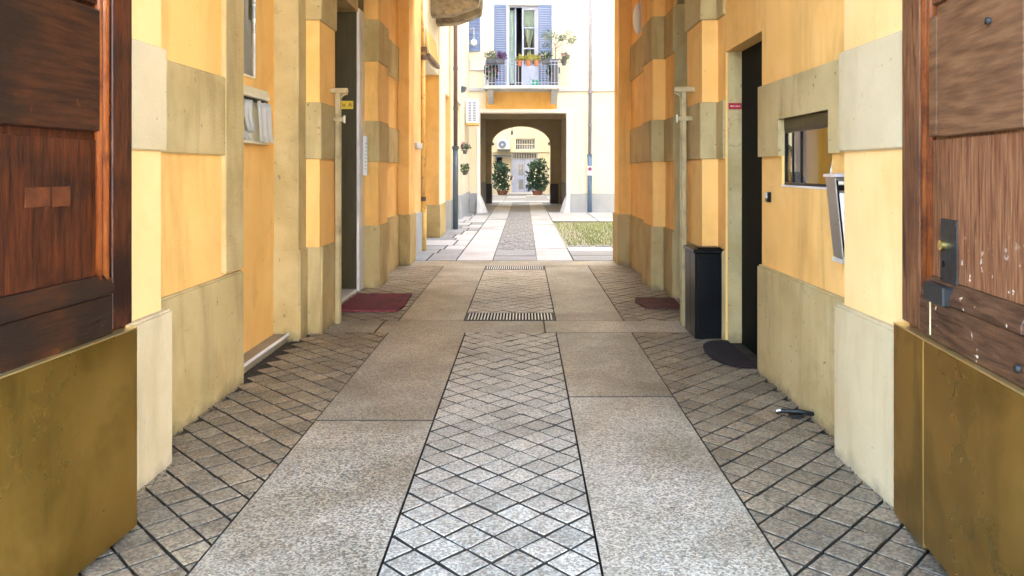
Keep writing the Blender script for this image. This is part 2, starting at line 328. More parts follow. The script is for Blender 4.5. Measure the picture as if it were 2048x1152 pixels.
def lathe(bm, cx, cy, prof, n=16):
    rings = [[bm.verts.new((cx + r * math.cos(2 * math.pi * k / n), cy + r * math.sin(2 * math.pi * k / n), z)) for k in range(n)] for r, z in prof]
    for i in range(len(rings) - 1):
        for k in range(n): bm.faces.new((rings[i][k], rings[i][(k + 1) % n], rings[i + 1][(k + 1) % n], rings[i + 1][k]))
    bm.faces.new(rings[0]); bm.faces.new(rings[-1])
    return bm
def holed_wall(bm, x0, x1, z0, z1, y0, y1, holes):
    xs = sorted({x0, x1} | {h[0] for h in holes} | {h[1] for h in holes}); zs = sorted({z0, z1} | {h[2] for h in holes} | {h[3] for h in holes})
    def solid(i, j):
        if i < 0 or j < 0 or i >= len(xs) - 1 or j >= len(zs) - 1: return False
        cx, cz = (xs[i] + xs[i + 1]) / 2, (zs[j] + zs[j + 1]) / 2
        return not any(h[0] < cx < h[1] and h[2] < cz < h[3] for h in holes)
    V = {}
    def v(i, j, y):
        if (i, j, y) not in V: V[(i, j, y)] = bm.verts.new((xs[i], y, zs[j]))
        return V[(i, j, y)]
    for i in range(len(xs) - 1):
        for j in range(len(zs) - 1):
            if not solid(i, j): continue
            for y in (y0, y1): bm.faces.new((v(i, j, y), v(i + 1, j, y), v(i + 1, j + 1, y), v(i, j + 1, y)))
            for di, dj, a, b in ((-1, 0, (i, j), (i, j + 1)), (1, 0, (i + 1, j), (i + 1, j + 1)), (0, -1, (i, j), (i + 1, j)), (0, 1, (i, j + 1), (i + 1, j + 1))):
                if not solid(i + di, j + dj): bm.faces.new((v(*a, y0), v(*b, y0), v(*b, y1), v(*a, y1)))
    return bm
def leaves(bm, c, rad, n, size, up=0.3, rnd=random, shell=0.35):
    for _ in range(n):
        while True:
            d = Vector((rnd.uniform(-1, 1), rnd.uniform(-1, 1), rnd.uniform(-1, 1)))
            if shell < d.length < 1: break
        p = Vector(c) + Vector((d.x * rad[0], d.y * rad[1], d.z * rad[2]))
        a = Vector((rnd.uniform(-1, 1), rnd.uniform(-1, 1), rnd.uniform(-0.6, 1) + up)).normalized()
        s = a.cross(Vector((rnd.uniform(-1, 1), rnd.uniform(-1, 1), rnd.uniform(-1, 1)))).normalized()
        nn = a.cross(s)
        L_ = size * rnd.uniform(0.7, 1.3); W_ = L_ * 0.28
        q = [p, p + a * L_ * 0.5 + s * W_ + nn * L_ * 0.08, p + a * L_, p + a * L_ * 0.5 - s * W_ + nn * L_ * 0.08]
        bm.faces.new([bm.verts.new(k) for k in q])
    return bm
def lettering(name, text, size, m, parent, loc, rot, local=False):
    cu = bpy.data.curves.new(name, 'FONT'); cu.body = text; cu.size = size; cu.extrude = 0.0006
    cu.align_x = 'CENTER'; cu.align_y = 'CENTER'
    t = bpy.data.objects.new(name, cu); col.objects.link(t)
    dg = bpy.context.evaluated_depsgraph_get()
    me = bpy.data.meshes.new_from_object(t.evaluated_get(dg))
    bpy.data.objects.remove(t, do_unlink=True)
    o = bpy.data.objects.new(name, me); col.objects.link(o)
    me.materials.clear(); me.materials.append(MATS[m])
    o.parent = parent; o.location = Vector(loc) - WL[parent]; o.rotation_euler = rot
    return o

# ================================================================== GROUND
o = build('ground', bx(-80, 80, -60, 120, -0.5, -0.09), 'soil', kind='structure')
o = build('street', bx(-40, 40, -14.4, 1.45, -0.085, -0.02), 'street_stone', kind='structure')

# ------------------------------------------------------------------ passage floor
floor = build('passage_floor', bx(-2.9, 2.3, 1.46, 12.28, -0.085, -0.04), 'groove', kind='structure')
def slab(x0, x1, y0, y1, m, parent, z=None, g=0.006, name='paving_slab'):
    z = random.uniform(-0.003, 0.0015) if z is None else z
    b = bx(x0 + g, x1 - g, y0 + g, y1 - g, z - 0.034, z)
    for f in b.faces:
        if abs(f.calc_center_median().z - z) > 1e-4: f.material_index = 1      # dirt-filled joint sides
    return build(name, b, (m, 'groove'), parent)
for y0, y1 in ((1.47, 2.3), (2.3, 4.48), (4.48, 6.88)): slab(-1.25, -0.542, y0, y1, 'granite', floor)
for y0, y1 in ((1.47, 4.945), (4.945, 6.88)): slab(0.288, 0.985, y0, y1, 'granite', floor)
for x0, x1 in ((-2.3, -1.38), (-1.38, 0.19), (0.19, 1.95)): slab(x0, x1, 6.88, 7.42, 'granite', floor)
for y0, y1 in ((7.42, 10.04), (10.04, 11.62)):
    slab(-1.25, -0.60, y0, y1, 'granite', floor); slab(0.31, 0.985, y0, y1, 'granite', floor)
slab(-2.1, 1.75, 11.62, 12.27, 'granite', floor)

def clip(poly, nx, ny, d):                       # keep nx*x+ny*y <= d
    out = []
    for i in range(len(poly)):
        p, q = poly[i], poly[(i + 1) % len(poly)]
        a, b = nx * p[0] + ny * p[1] - d, nx * q[0] + ny * q[1] - d
        if a <= 0: out.append(p)
        if (a < 0) != (b < 0) and abs(a - b) > 1e-9:
            t = a / (a - b); out.append((p[0] + t * (q[0] - p[0]), p[1] + t * (q[1] - p[1])))
    return out
def area(p): return 0.5 * sum(p[i][0] * p[(i + 1) % len(p)][1] - p[(i + 1) % len(p)][0] * p[i][1] for i in range(len(p)))
S = 0.205
def diamond_poly(cx, cy, x0, x1, y0, y1, g):
    p = [(cx - 1, cy - 1), (cx + 1, cy - 1), (cx + 1, cy + 1), (cx - 1, cy + 1)]
    k = math.sqrt(0.5); r = S / 2 * k - g
    for nx, ny in ((k, k), (k, -k), (-k, k), (-k, -k)):
        p = clip(p, nx, ny, nx * cx + ny * cy + r)
        if len(p) < 3: return None
    for nx, ny, d in ((1, 0, x1 - 0.004), (-1, 0, -x0 - 0.004), (0, 1, y1 - 0.004), (0, -1, -y0 - 0.004)):
        p = clip(p, nx, ny, d)
        if len(p) < 3: return None
    return p if abs(area(p)) > 0.0006 else None
def stone_piece(bm, p, ztop, zbot, chamfer=0.006):
    cx = sum(q[0] for q in p) / len(p); cy = sum(q[1] for q in p) / len(p)
    rm = min(math.hypot(q[0] - cx, q[1] - cy) for q in p); k = max(0.7, 1 - chamfer * 0.8 / max(rm, 0.01))
    lo = [bm.verts.new((q[0], q[1], zbot)) for q in p]; mi = [bm.verts.new((q[0], q[1], ztop - 0.0025)) for q in p]
    hi = [bm.verts.new((cx + (q[0] - cx) * k, cy + (q[1] - cy) * k, ztop)) for q in p]
    n = len(p)
    for A, C_ in ((lo, mi), (mi, hi)):
        for i in range(n): bm.faces.new((A[i], A[(i + 1) % n], C_[(i + 1) % n], C_[i])).material_index = 1 if A is lo else 0
    bm.faces.new(hi)
def carved(x0, x1, y0, y1, m, ox, oy, singles, keep=lambda x, y: True):
    base = build('carved_strip', bx(x0 + 0.003, x1 - 0.003, y0 + 0.003, y1 - 0.003, -0.036, -0.018), 'groove', floor)
    full = None; rest = B(); nrest = 0; ncount = 0
    i0, i1 = int((x0 - ox) / (S / 2)) - 2, int((x1 - ox) / (S / 2)) + 2
    j0, j1 = int((y0 - oy) / (S / 2)) - 2, int((y1 - oy) / (S / 2)) + 2
    fa = abs(area(diamond_poly(0, 0, -1, 1, -1, 1, 0.0065)))
    for j in range(j0, j1 + 1):
        for i in range(i0, i1 + 1):
            if (i + j) % 2: continue
            cx, cy = ox + i * S / 2, oy + j * S / 2
            p = diamond_poly(cx, cy, x0, x1, y0, y1, 0.0065)
            if not p or not keep(cx, cy): continue
            z = random.uniform(-0.0025, 0.001)
            if not singles or ncount >= 298:
                stone_piece(rest, p, z, -0.018); nrest += 1; continue
            ncount += 1
            if abs(abs(area(p)) - fa) < 1e-6:
                if full is None:
                    b = B(); stone_piece(b, diamond_poly(0, 0, -1, 1, -1, 1, 0.0065), 0.0, -0.018)
                    full = bpy.data.meshes.new('carved_diamond'); b.to_mesh(full); b.free(); full.materials.append(MATS[m]); full.materials.append(MATS['groove'])
                d = bpy.data.objects.new('carved_diamond', full); col.objects.link(d); d.parent = base
                d.location = Vector((cx, cy, z)) - WL[base]
                d.rotation_euler = (random.uniform(-0.022, 0.022), random.uniform(-0.022, 0.022), random.choice((0, math.pi / 2, math.pi)) + random.uniform(-0.03, 0.03))
            else:
                b = B(); stone_piece(b, p, z, -0.018); build('carved_diamond', b, (m, 'groove'), base)
    if nrest: build('carved_diamonds', rest, (m, 'groove'), base, kind='stuff')
    else: rest.free()
carved(-0.542, 0.288, 2.3, 6.88, 'granite_carved', -0.127, 3.374, True)
carved(-0.542, 0.288, 1.47, 2.3, 'granite_carved', -0.127, 3.374, False)
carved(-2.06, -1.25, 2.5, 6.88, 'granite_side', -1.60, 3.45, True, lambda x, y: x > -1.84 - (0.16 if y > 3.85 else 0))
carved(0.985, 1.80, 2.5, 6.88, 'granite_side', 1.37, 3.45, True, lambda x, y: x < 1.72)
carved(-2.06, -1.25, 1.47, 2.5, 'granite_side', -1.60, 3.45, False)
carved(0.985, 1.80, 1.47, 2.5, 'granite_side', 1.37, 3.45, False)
carved(-0.60, 0.31, 7.83, 11.2, 'granite_carved', -0.127, 9.0, False)
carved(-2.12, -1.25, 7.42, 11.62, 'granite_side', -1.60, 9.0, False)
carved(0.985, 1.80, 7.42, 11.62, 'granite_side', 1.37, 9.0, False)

def grate(x0, x1, y0, y1, label):
    t = thing('drain_grate', label, 'grate', ((x0 + x1) / 2, (y0 + y1) / 2, -0.036), 'iron drain grates across the middle strip')
    build('pit_shade', bx(x0, x1, y0, y1, -0.0385, -0.0345), 'black', t)  # thin black sheet standing in for the darkness under the bars
    b = B()
    for a in ((x0, x1, y0, y0 + 0.025), (x0, x1, y1 - 0.025, y1), (x0, x0 + 0.02, y0 + 0.026, y1 - 0.026), (x1 - 0.02, x1, y0 + 0.026, y1 - 0.026)):
        box(b, *a, -0.034, 0.001)
    build('frame', b, 'iron', t)
    n = 27; st = (x1 - x0 - 0.04) / n
    for i in range(n):
        c = x0 + 0.02 + st * (i + 0.5)
        b = bx(c - st * 0.22, c + st * 0.22, y0 + 0.027, y1 - 0.027, -0.033, 0.002)
        for f in b.faces:
            if f.calc_center_median().z < 0.0015: f.material_index = 1          # black sides paint in the shade between bars
        build('bar', b, ('zinc', 'black'), t)
grate(-0.598, 0.306, 7.43, 7.82, 'nearer iron drain grate set across the middle paving strip')
grate(-0.598, 0.306, 11.21, 11.61, 'farther iron drain grate at the courtyard end of the passage')

# ================================================================== MAIN BUILDING SHELL
TOP = 22.0
bld = thing('street_building', 'ochre building whose covered carriage passage runs through to the courtyard', 'building', (0, 6.5, 0))
build('street_front', holed_wall(B(), -12, 12, -0.02, TOP, 1.70, 1.985, [(-1.80, 1.62, -0.02, 4.36)]), 'ochre_pale', bld)
build('upper_floors', bx(-12, 4.75, 1.99, 12.3, 4.42, TOP), 'cream', bld)
build('side_block', bx(-12, -2.62, 1.99, 12.29, -0.03, 4.41), 'cream', bld)
build('side_block', bx(4.72, 12, 1.99, 2.99, -0.03, TOP), 'cream', bld)
build('passage_ceiling', bx(-2.6, 2.3, 1.99, 12.29, 4.36, 4.415), 'ceiling', kind='structure')

BANDS = ((1.59, 2.11), (2.86, 3.39))
PLZ = 0.79
def pier(t, s, y0, y1, X, back, pm='ochre', bm_='tan', plinth=True, bands=True, pp=0.028, bp=0.022, ny=True, fy=False, name='pier', z1=4.355):
    """one stretch of plastered wall at distance X from the axis with its plinth and raised blocks"""
    w_ = build(name, bx(s * X, s * back, y0, y1, -0.03, z1), pm, t)
    e0 = pp if ny else -0.001; e1 = pp if fy else -0.001
    if plinth: build('plinth', bx(s * (X - pp), s * (back - 0.01), y0 - e0, y1 + e1, -0.03, PLZ + random.uniform(-0.008, 0.008)), bm_, w_, bevel=0.012, seg=2)
    e0 = bp if ny else -0.001; e1 = bp if fy else -0.001
    if bands:
        for a, c in BANDS: build('block', bx(s * (X - bp), s * (back - 0.01), y0 - e0, y1 + e1, a, c), bm_, w_, bevel=0.008)
    return w_

# ------------------------------------------------------------------ left passage wall
lw = thing('passage_wall', 'left passage wall, ochre plaster with tan blocks, niche and stair doorway', 'wall', (-2.3, 7.0, 0))
pier(lw, -1, 1.99, 3.3, 1.97, 2.61, 'ochre_pale', 'tan_pale', bands=False, ny=False)
pier(lw, -1, 3.3, 3.80, 1.842, 2.61, 'ochre_pale', 'tan_pale', pp=0.042, fy=True)
wb = pier(lw, -1, 3.80, 5.27, 2.012, 2.61, 'ochre', 'tan', pp=0.032, bp=0.026, ny=False, fy=True)
build('stone_surround', bx(-2.59, -1.982, 4.98, 5.300, PLZ + 0.012, 4.3), 'tan', wb, bevel=0.006)
nic = build('niche_back', bx(-2.61, -2.21, 5.275, 6.62, -0.03, 4.355), 'ochre', lw)
build('niche_head', bx(-2.209, -2.03, 5.302, 6.615, 3.3, 4.354), 'tan', nic)
st = build('step', bx(-2.208, -2.09, 5.305, 6.615, -0.03, 0.05), 'step_stone', lw, bevel=0.006)
build('nosing', bx(-2.089, -2.066, 5.305, 6.615, 0.034, 0.056), 'marble', st, bevel=0.006, seg=3)
jb = build('jamb', bx(-2.61, -1.995, 6.621, 6.86, -0.03, 4.355), 'tan', lw, bevel=0.01)
build('plinth', bx(-2.60, -1.975, 6.60, 6.855, -0.03, PLZ), 'tan', jb, bevel=0.012, seg=2)
pl = pier(lw, -1, 6.861, 7.42, 1.875, 2.61, 'ochre', 'tan', pp=0.026)
build('torus', tube(B(), [(-1.853, 6.84, 0.0), (-1.853, 6.84, PLZ)], 0.014, 8), 'tan', pl, smooth=True)
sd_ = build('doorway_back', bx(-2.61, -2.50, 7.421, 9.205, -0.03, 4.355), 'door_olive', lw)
build('lintel', bx(-2.498, -2.04, 7.421, 9.20, 3.43, 4.354), 'tan', sd_)
build('threshold', bx(-2.49, -2.05, 7.425, 9.20, -0.03, 0.03), 'marble', sd_, bevel=0.006)
fr = build('door_jamb', bx(-2.61, -2.035, 9.206, 9.485, -0.03, 4.355), 'door_olive', lw, bevel=0.004)  # dark olive puts the shade of the deep recess into the colour
build('marble_edge', bx(-2.06, -2.022, 9.198, 9.484, 0.0, 3.47), 'marble', fr, bevel=0.004)
pier(lw, -1, 9.49, 10.12, 1.852, 2.61, 'ochre', 'tan')
pier(lw, -1, 10.121, 11.70, 1.975, 2.61, 'ochre', 'tan', ny=False)
pier(lw, -1, 11.701, 12.32, 1.805, 2.61, 'ochre', 'tan', bands=False, pp=0.024, fy=True)

# ------------------------------------------------------------------ right passage wall
rw = thing('passage_wall', 'right passage wall, ochre plaster with tan blocks, lodge window and two doorways', 'wall', (2.0, 7.0, 0))
pier(rw, 1, 1.99, 3.26, 1.86, 2.25, 'ochre_pale', 'tan_pale', bands=False, ny=False)
pier(rw, 1, 3.261, 3.92, 1.672, 2.25, 'ochre_pale', 'tan_pale', pp=0.04, fy=True)
WY0, WY1, WZ0, WZ1 = 4.305, 5.15, 1.38, 1.842
b = B()
box(b, 1.767, 1.90, 3.921, 5.58, -0.03, WZ0); box(b, 1.767, 1.90, 3.921, 5.58, WZ1, 4.355)
box(b, 1.767, 1.90, 3.921, WY0, WZ0 + 0.0005, WZ1 - 0.0005)
prism(b, [(1.767, WY1), (1.767, 5.58), (1.89, 5.58), (1.80, WY1 + 0.004)], WZ0 + 0.0005, WZ1 - 0.0005)
wr = build('wall_face', b, 'ochre', rw)
build('plinth', bx(1.735, 1.895, 3.93, 5.60, -0.03, PLZ), 'tan', wr, bevel=0.012, seg=2)
Z0, Z1 = BANDS[0]
build('block', prism(B(), [(3.925, Z0), (WY0, Z0), (WY0, WZ1), (WY1, WZ1), (WY1, Z0), (5.60, Z0), (5.60, Z1), (3.925, Z1)], 1.742, 1.80, 'x'), 'tan', wr)
build('block', bx(1.742, 1.895, 3.925, 5.60, *BANDS[1]), 'tan', wr, bevel=0.008)
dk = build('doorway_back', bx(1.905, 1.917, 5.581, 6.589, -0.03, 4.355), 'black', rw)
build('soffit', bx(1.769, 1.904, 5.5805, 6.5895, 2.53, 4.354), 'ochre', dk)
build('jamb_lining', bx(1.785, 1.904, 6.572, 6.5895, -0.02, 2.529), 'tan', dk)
pier(rw, 1, 6.59, 6.85, 1.767, 2.25, bands=True, ny=False)
pier(rw, 1, 6.851, 7.48, 1.622, 2.25, fy=True)
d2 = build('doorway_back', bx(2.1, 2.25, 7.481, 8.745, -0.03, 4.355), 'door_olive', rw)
build('lintel', bx(1.76, 2.099, 7.51, 8.72, 3.42, 4.354), 'tan', d2)
build('threshold', bx(1.80, 2.099, 7.51, 8.715, -0.03, 0.035), 'marble', d2, bevel=0.005)
build('jamb_lining', bx(1.75, 2.099, 8.72, 8.744, -0.02, 3.419), 'tan', d2)
pier(rw, 1, 8.75, 9.30, 1.748, 2.25)
pier(rw, 1, 9.301, 10.02, 1.59, 2.25)
pier(rw, 1, 10.021, 11.70, 1.665, 2.25, ny=False)
pier(rw, 1, 11.701, 12.32, 1.475, 2.25, bands=False, pp=0.024, fy=True)

# ------------------------------------------------------------------ porter's lodge behind the right wall
lod = thing('lodge_room', 'ochre painted room seen through the small lodge window', 'room', (3.3, 7.5, 0))
build('floor_slab', bx(2.26, 4.7, 3.0, 12.25, -0.03, 0.02), 'step_stone', lod)
build('room_ceiling', bx(1.94, 4.7, 3.0, 12.25, 3.1, 3.2), 'ceiling', lod)
b = holed_wall(B(), 3.0, 12.25, 0.021, 3.099, 4.60, 4.70, [(4.0, 6.6, 0.8, 2.8), (7.4, 10.6, 0.8, 2.8)])  # unseen window openings, added to bring daylight into the lodge
for v in b.verts: v.co = Vector((v.co.y, v.co.x, v.co.z))
build('outer_wall', b, 'lodge_wall', lod)
build('added_yard_ground', bx(4.76, 9.49, 3.0, 12.28, -0.085, -0.02), 'court_flag', kind='structure')  # unseen open side yard, added so daylight reaches the lodge
build('end_wall', bx(2.26, 4.59, 3.0, 3.1, 0.021, 3.099), 'lodge_wall', lod)
build('courtyard_wall', holed_wall(B(), 2.26, 4.74, -0.02, 4.41, 12.26, 12.5, [(2.7, 4.5, 0.9, 2.6)]), 'cream', lod)
cw = build('window_frame', holed_wall(B(), 2.705, 4.495, 0.905, 2.595, 12.3, 12.36, [(2.76, 3.57, 0.96, 2.54), (3.63, 4.44, 0.96, 2.54)]), 'white_paint', lod)

win = thing('lodge_window', 'small sliding glass lodge window with dark frame in the right wall', 'window', (1.8, 4.73, WZ0))
build('header', bx(1.782, 1.80, WY0 + 0.002, WY1 - 0.002, 1.768, WZ1 - 0.002), 'door_olive', win)
b = B(); X0, X1 = 1.785, 1.80
for a in ((WY0 + .002, WY1 - .002, 1.745, 1.767), (WY0 + .002, WY1 - .002, WZ0 + .012, WZ0 + .03), (WY1 - .014, WY1 - .002, WZ0 + .031, 1.744), (WY0 + .002, WY0 + .012, WZ0 + .031, 1.744), (4.845, 4.862, WZ0 + .031, 1.744)):
    box(b, X0, X1, *a)
build('frame', b, 'black_metal', win)
build('mullion', bx(1.784, 1.797, 4.995, 5.006, WZ0 + .031, 1.744), 'black_metal', win)
build('pane', bx(1.790, 1.794, 5.007, WY1 - .015, WZ0 + .031, 1.744), 'glass_lodge', win)
build('pane', bx(1.790, 1.794, 4.863, 4.994, WZ0 + .031, 1.744), 'glass_lodge', win)
build('pane', bx(1.790, 1.794, WY0 + .013, 4.844, WZ0 + .031, 1.744), 'glass_lodge', win)
build('sill', bx(1.76, 1.80, WY0 + .002, WY1 - .002, WZ0 + .0005, WZ0 + .011), 'marble', win)

# white tied curtain just inside the pane
cu = thing('curtain', 'white tied curtain hanging inside the right lodge window pane', 'curtain', (1.87, 4.5, WZ0))
b = B()
for k in range(2):
    pts = []
    for i in range(15):
        a = i / 14
        yy = 4.34 + 0.03 * k + 0.20 * (math.sin(a * 1.6)) ** 1.4 * (1 - 0.45 * k)
        pts.append((1.87 + 0.012 * k, yy + 0.05, 1.79 - 0.42 * a))
    tube(b, pts, [0.010 + 0.006 * k] * 15, 6)
build('cloth', b, 'petal_white', cu, smooth=True)
build('rod', tube(B(), [(1.87, 4.25, 1.80), (1.87, 5.0, 1.80)], 0.005, 6), 'white_metal', cu)

def person(label, loc, rz):
    t = bpy.data.meshes.new('person'); bm = B()
    J = dict(pel=(0, 0, .96, .13, .11), wai=(0, .01, 1.10, .125, .10), che=(0, .0, 1.30, .16, .115), nek=(0, .02, 1.47, .06, .06), hd0=(0, -.01, 1.56, .07, .08), hd1=(0, -.015, 1.66, .078, .095), hd2=(0, 0, 1.745, .055, .07))
    for s, q in ((-1, 'l'), (1, 'r')):
        J['sh' + q] = (s * .17, .01, 1.41, .06, .06); J['el' + q] = (s * .23, -.05, 1.15, .042, .042); J['wr' + q] = (s * .13, -.27, 1.20, .028, .028); J['ha' + q] = (s * .08, -.34, 1.23, .035, .03)
        J['hi' + q] = (s * .09, 0, .90, .09, .09); J['kn' + q] = (s * .10, -.02, .50, .06, .06); J['an' + q] = (s * .10, .02, .10, .042, .042); J['to' + q] = (s * .11, -.13, .045, .04, .035)
    E = [('pel', 'wai'), ('wai', 'che'), ('che', 'nek'), ('nek', 'hd0'), ('hd0', 'hd1'), ('hd1', 'hd2')]
    for q in 'lr': E += [('che', 'sh' + q), ('sh' + q, 'el' + q), ('el' + q, 'wr' + q), ('wr' + q, 'ha' + q), ('pel', 'hi' + q), ('hi' + q, 'kn' + q), ('kn' + q, 'an' + q), ('an' + q, 'to' + q)]
    K = list(J); t.from_pydata([J[k][:3] for k in K], [(K.index(a), K.index(c)) for a, c in E], [])
    o = bpy.data.objects.new('person', t); col.objects.link(o)
    m = o.modifiers.new('skin', 'SKIN'); o.modifiers.new('sub', 'SUBSURF').levels = 2
    for i, k in enumerate(K): t.skin_vertices[0].data[i].radius = J[k][3:5]
    t.skin_vertices[0].data[K.index('pel')].use_root = True
    dg = bpy.context.evaluated_depsgraph_get(); me = bpy.data.meshes.new_from_object(o.evaluated_get(dg))
    bpy.data.objects.remove(o, do_unlink=True)
    o = bpy.data.objects.new('person', me); col.objects.link(o); me.materials.clear()
    for k in ('skin', 'shirt_blue', 'trouser'): me.materials.append(MATS[k])
    for p in me.polygons:
        z = p.center.z; p.use_smooth = True
        arm = abs(p.center.x) > 0.02 and p.center.y < -0.21 and z > 1.1
        p.material_index = 2 if z < 0.98 else (0 if z > 1.47 or arm else 1)
    o.location = loc; o.rotation_euler = (0, 0, rz); WL[o] = Vector((0, 0, 0))
    # fingers, face and hair are children in the body's own frame
    for s in (-1, 1):
        b = B()
        for i in range(4): tube(b, [(s * (.045 + .018 * i), -.345, 1.235 - .012 * i), (s * (.035 + .018 * i), -.385, 1.235 - .012 * i), (s * (.025 + .018 * i), -.395, 1.215 - .012 * i)], .0085, 6)
        tube(b, [(s * .07, -.32, 1.25), (s * .045, -.345, 1.275), (s * .03, -.37, 1.28)], .0095, 6)
        build('fingers', b, 'skin', o, smooth=True)
    b = B(); bmesh.ops.create_icosphere(b, subdivisions=3, radius=1)
    for v in b.verts:
        v.co = Vector((v.co.x * .094, v.co.y * .112 + .018, v.co.z * .105 + 1.69)) + Vector((random.uniform(-.003, .003), random.uniform(-.003, .003), random.uniform(-.003, .003)))
    bmesh.ops.delete(b, geom=[v for v in b.verts if v.co.y < -.035 and v.co.z < 1.715 or v.co.z < 1.60], context='VERTS')
    build('hair', b, 'hair', o, smooth=True)
    b = B(); tube(b, [(0, -.098, 1.69), (0, -.125, 1.652), (0, -.10, 1.642)], [.007, .013, .009], 6); build('nose', b, 'skin', o, smooth=True)
    for s in (-1, 1):
        b = B(); bmesh.ops.create_icosphere(b, subdivisions=2, radius=.011); bmesh.ops.translate(b, verts=b.verts, vec=(s * .032, -.098, 1.685)); build('eye', b, 'ink', o, smooth=True)
        b = B(); tube(b, [(s * .082, .0, 1.69), (s * .094, .005, 1.665), (s * .083, .0, 1.635)], [.008, .012, .007], 6); build('ear', b, 'skin', o, smooth=True)
    build('mouth', bx(-.022, .022, -.100, -.092, 1.607, 1.613), 'terracotta', o)
    tag(o, label, 'person')
    return o
person('person with short dark hair in a blue shirt behind the lodge window', (3.235, 9.3, 0.02), R(-19))
ph = thing('laptop', 'open black laptop held in front of the person behind the lodge window', 'laptop', (3.12, 8.98, 1.24))
b = B(); prism(b, [(-0.17, -0.01), (0.17, -0.01), (0.17, 0.01), (-0.17, 0.01)], 0, 0.20)
bmesh.ops.rotate(b, verts=b.verts, matrix=Matrix.Rotation(R(-20), 3, 'Z')); bmesh.ops.translate(b, verts=b.verts, vec=(3.12, 8.96, 1.259))
build('screen_lid', b, 'black_metal', ph)
b = B(); prism(b, [(-0.17, 0.0), (0.17, 0.0), (0.17, 0.22), (-0.17, 0.22)], 0, 0.018)
bmesh.ops.rotate(b, verts=b.verts, matrix=Matrix.Rotation(R(-20), 3, 'Z')); bmesh.ops.translate(b, verts=b.verts, vec=(3.12, 8.96, 1.24))
build('keyboard_base', b, 'black_metal', ph)

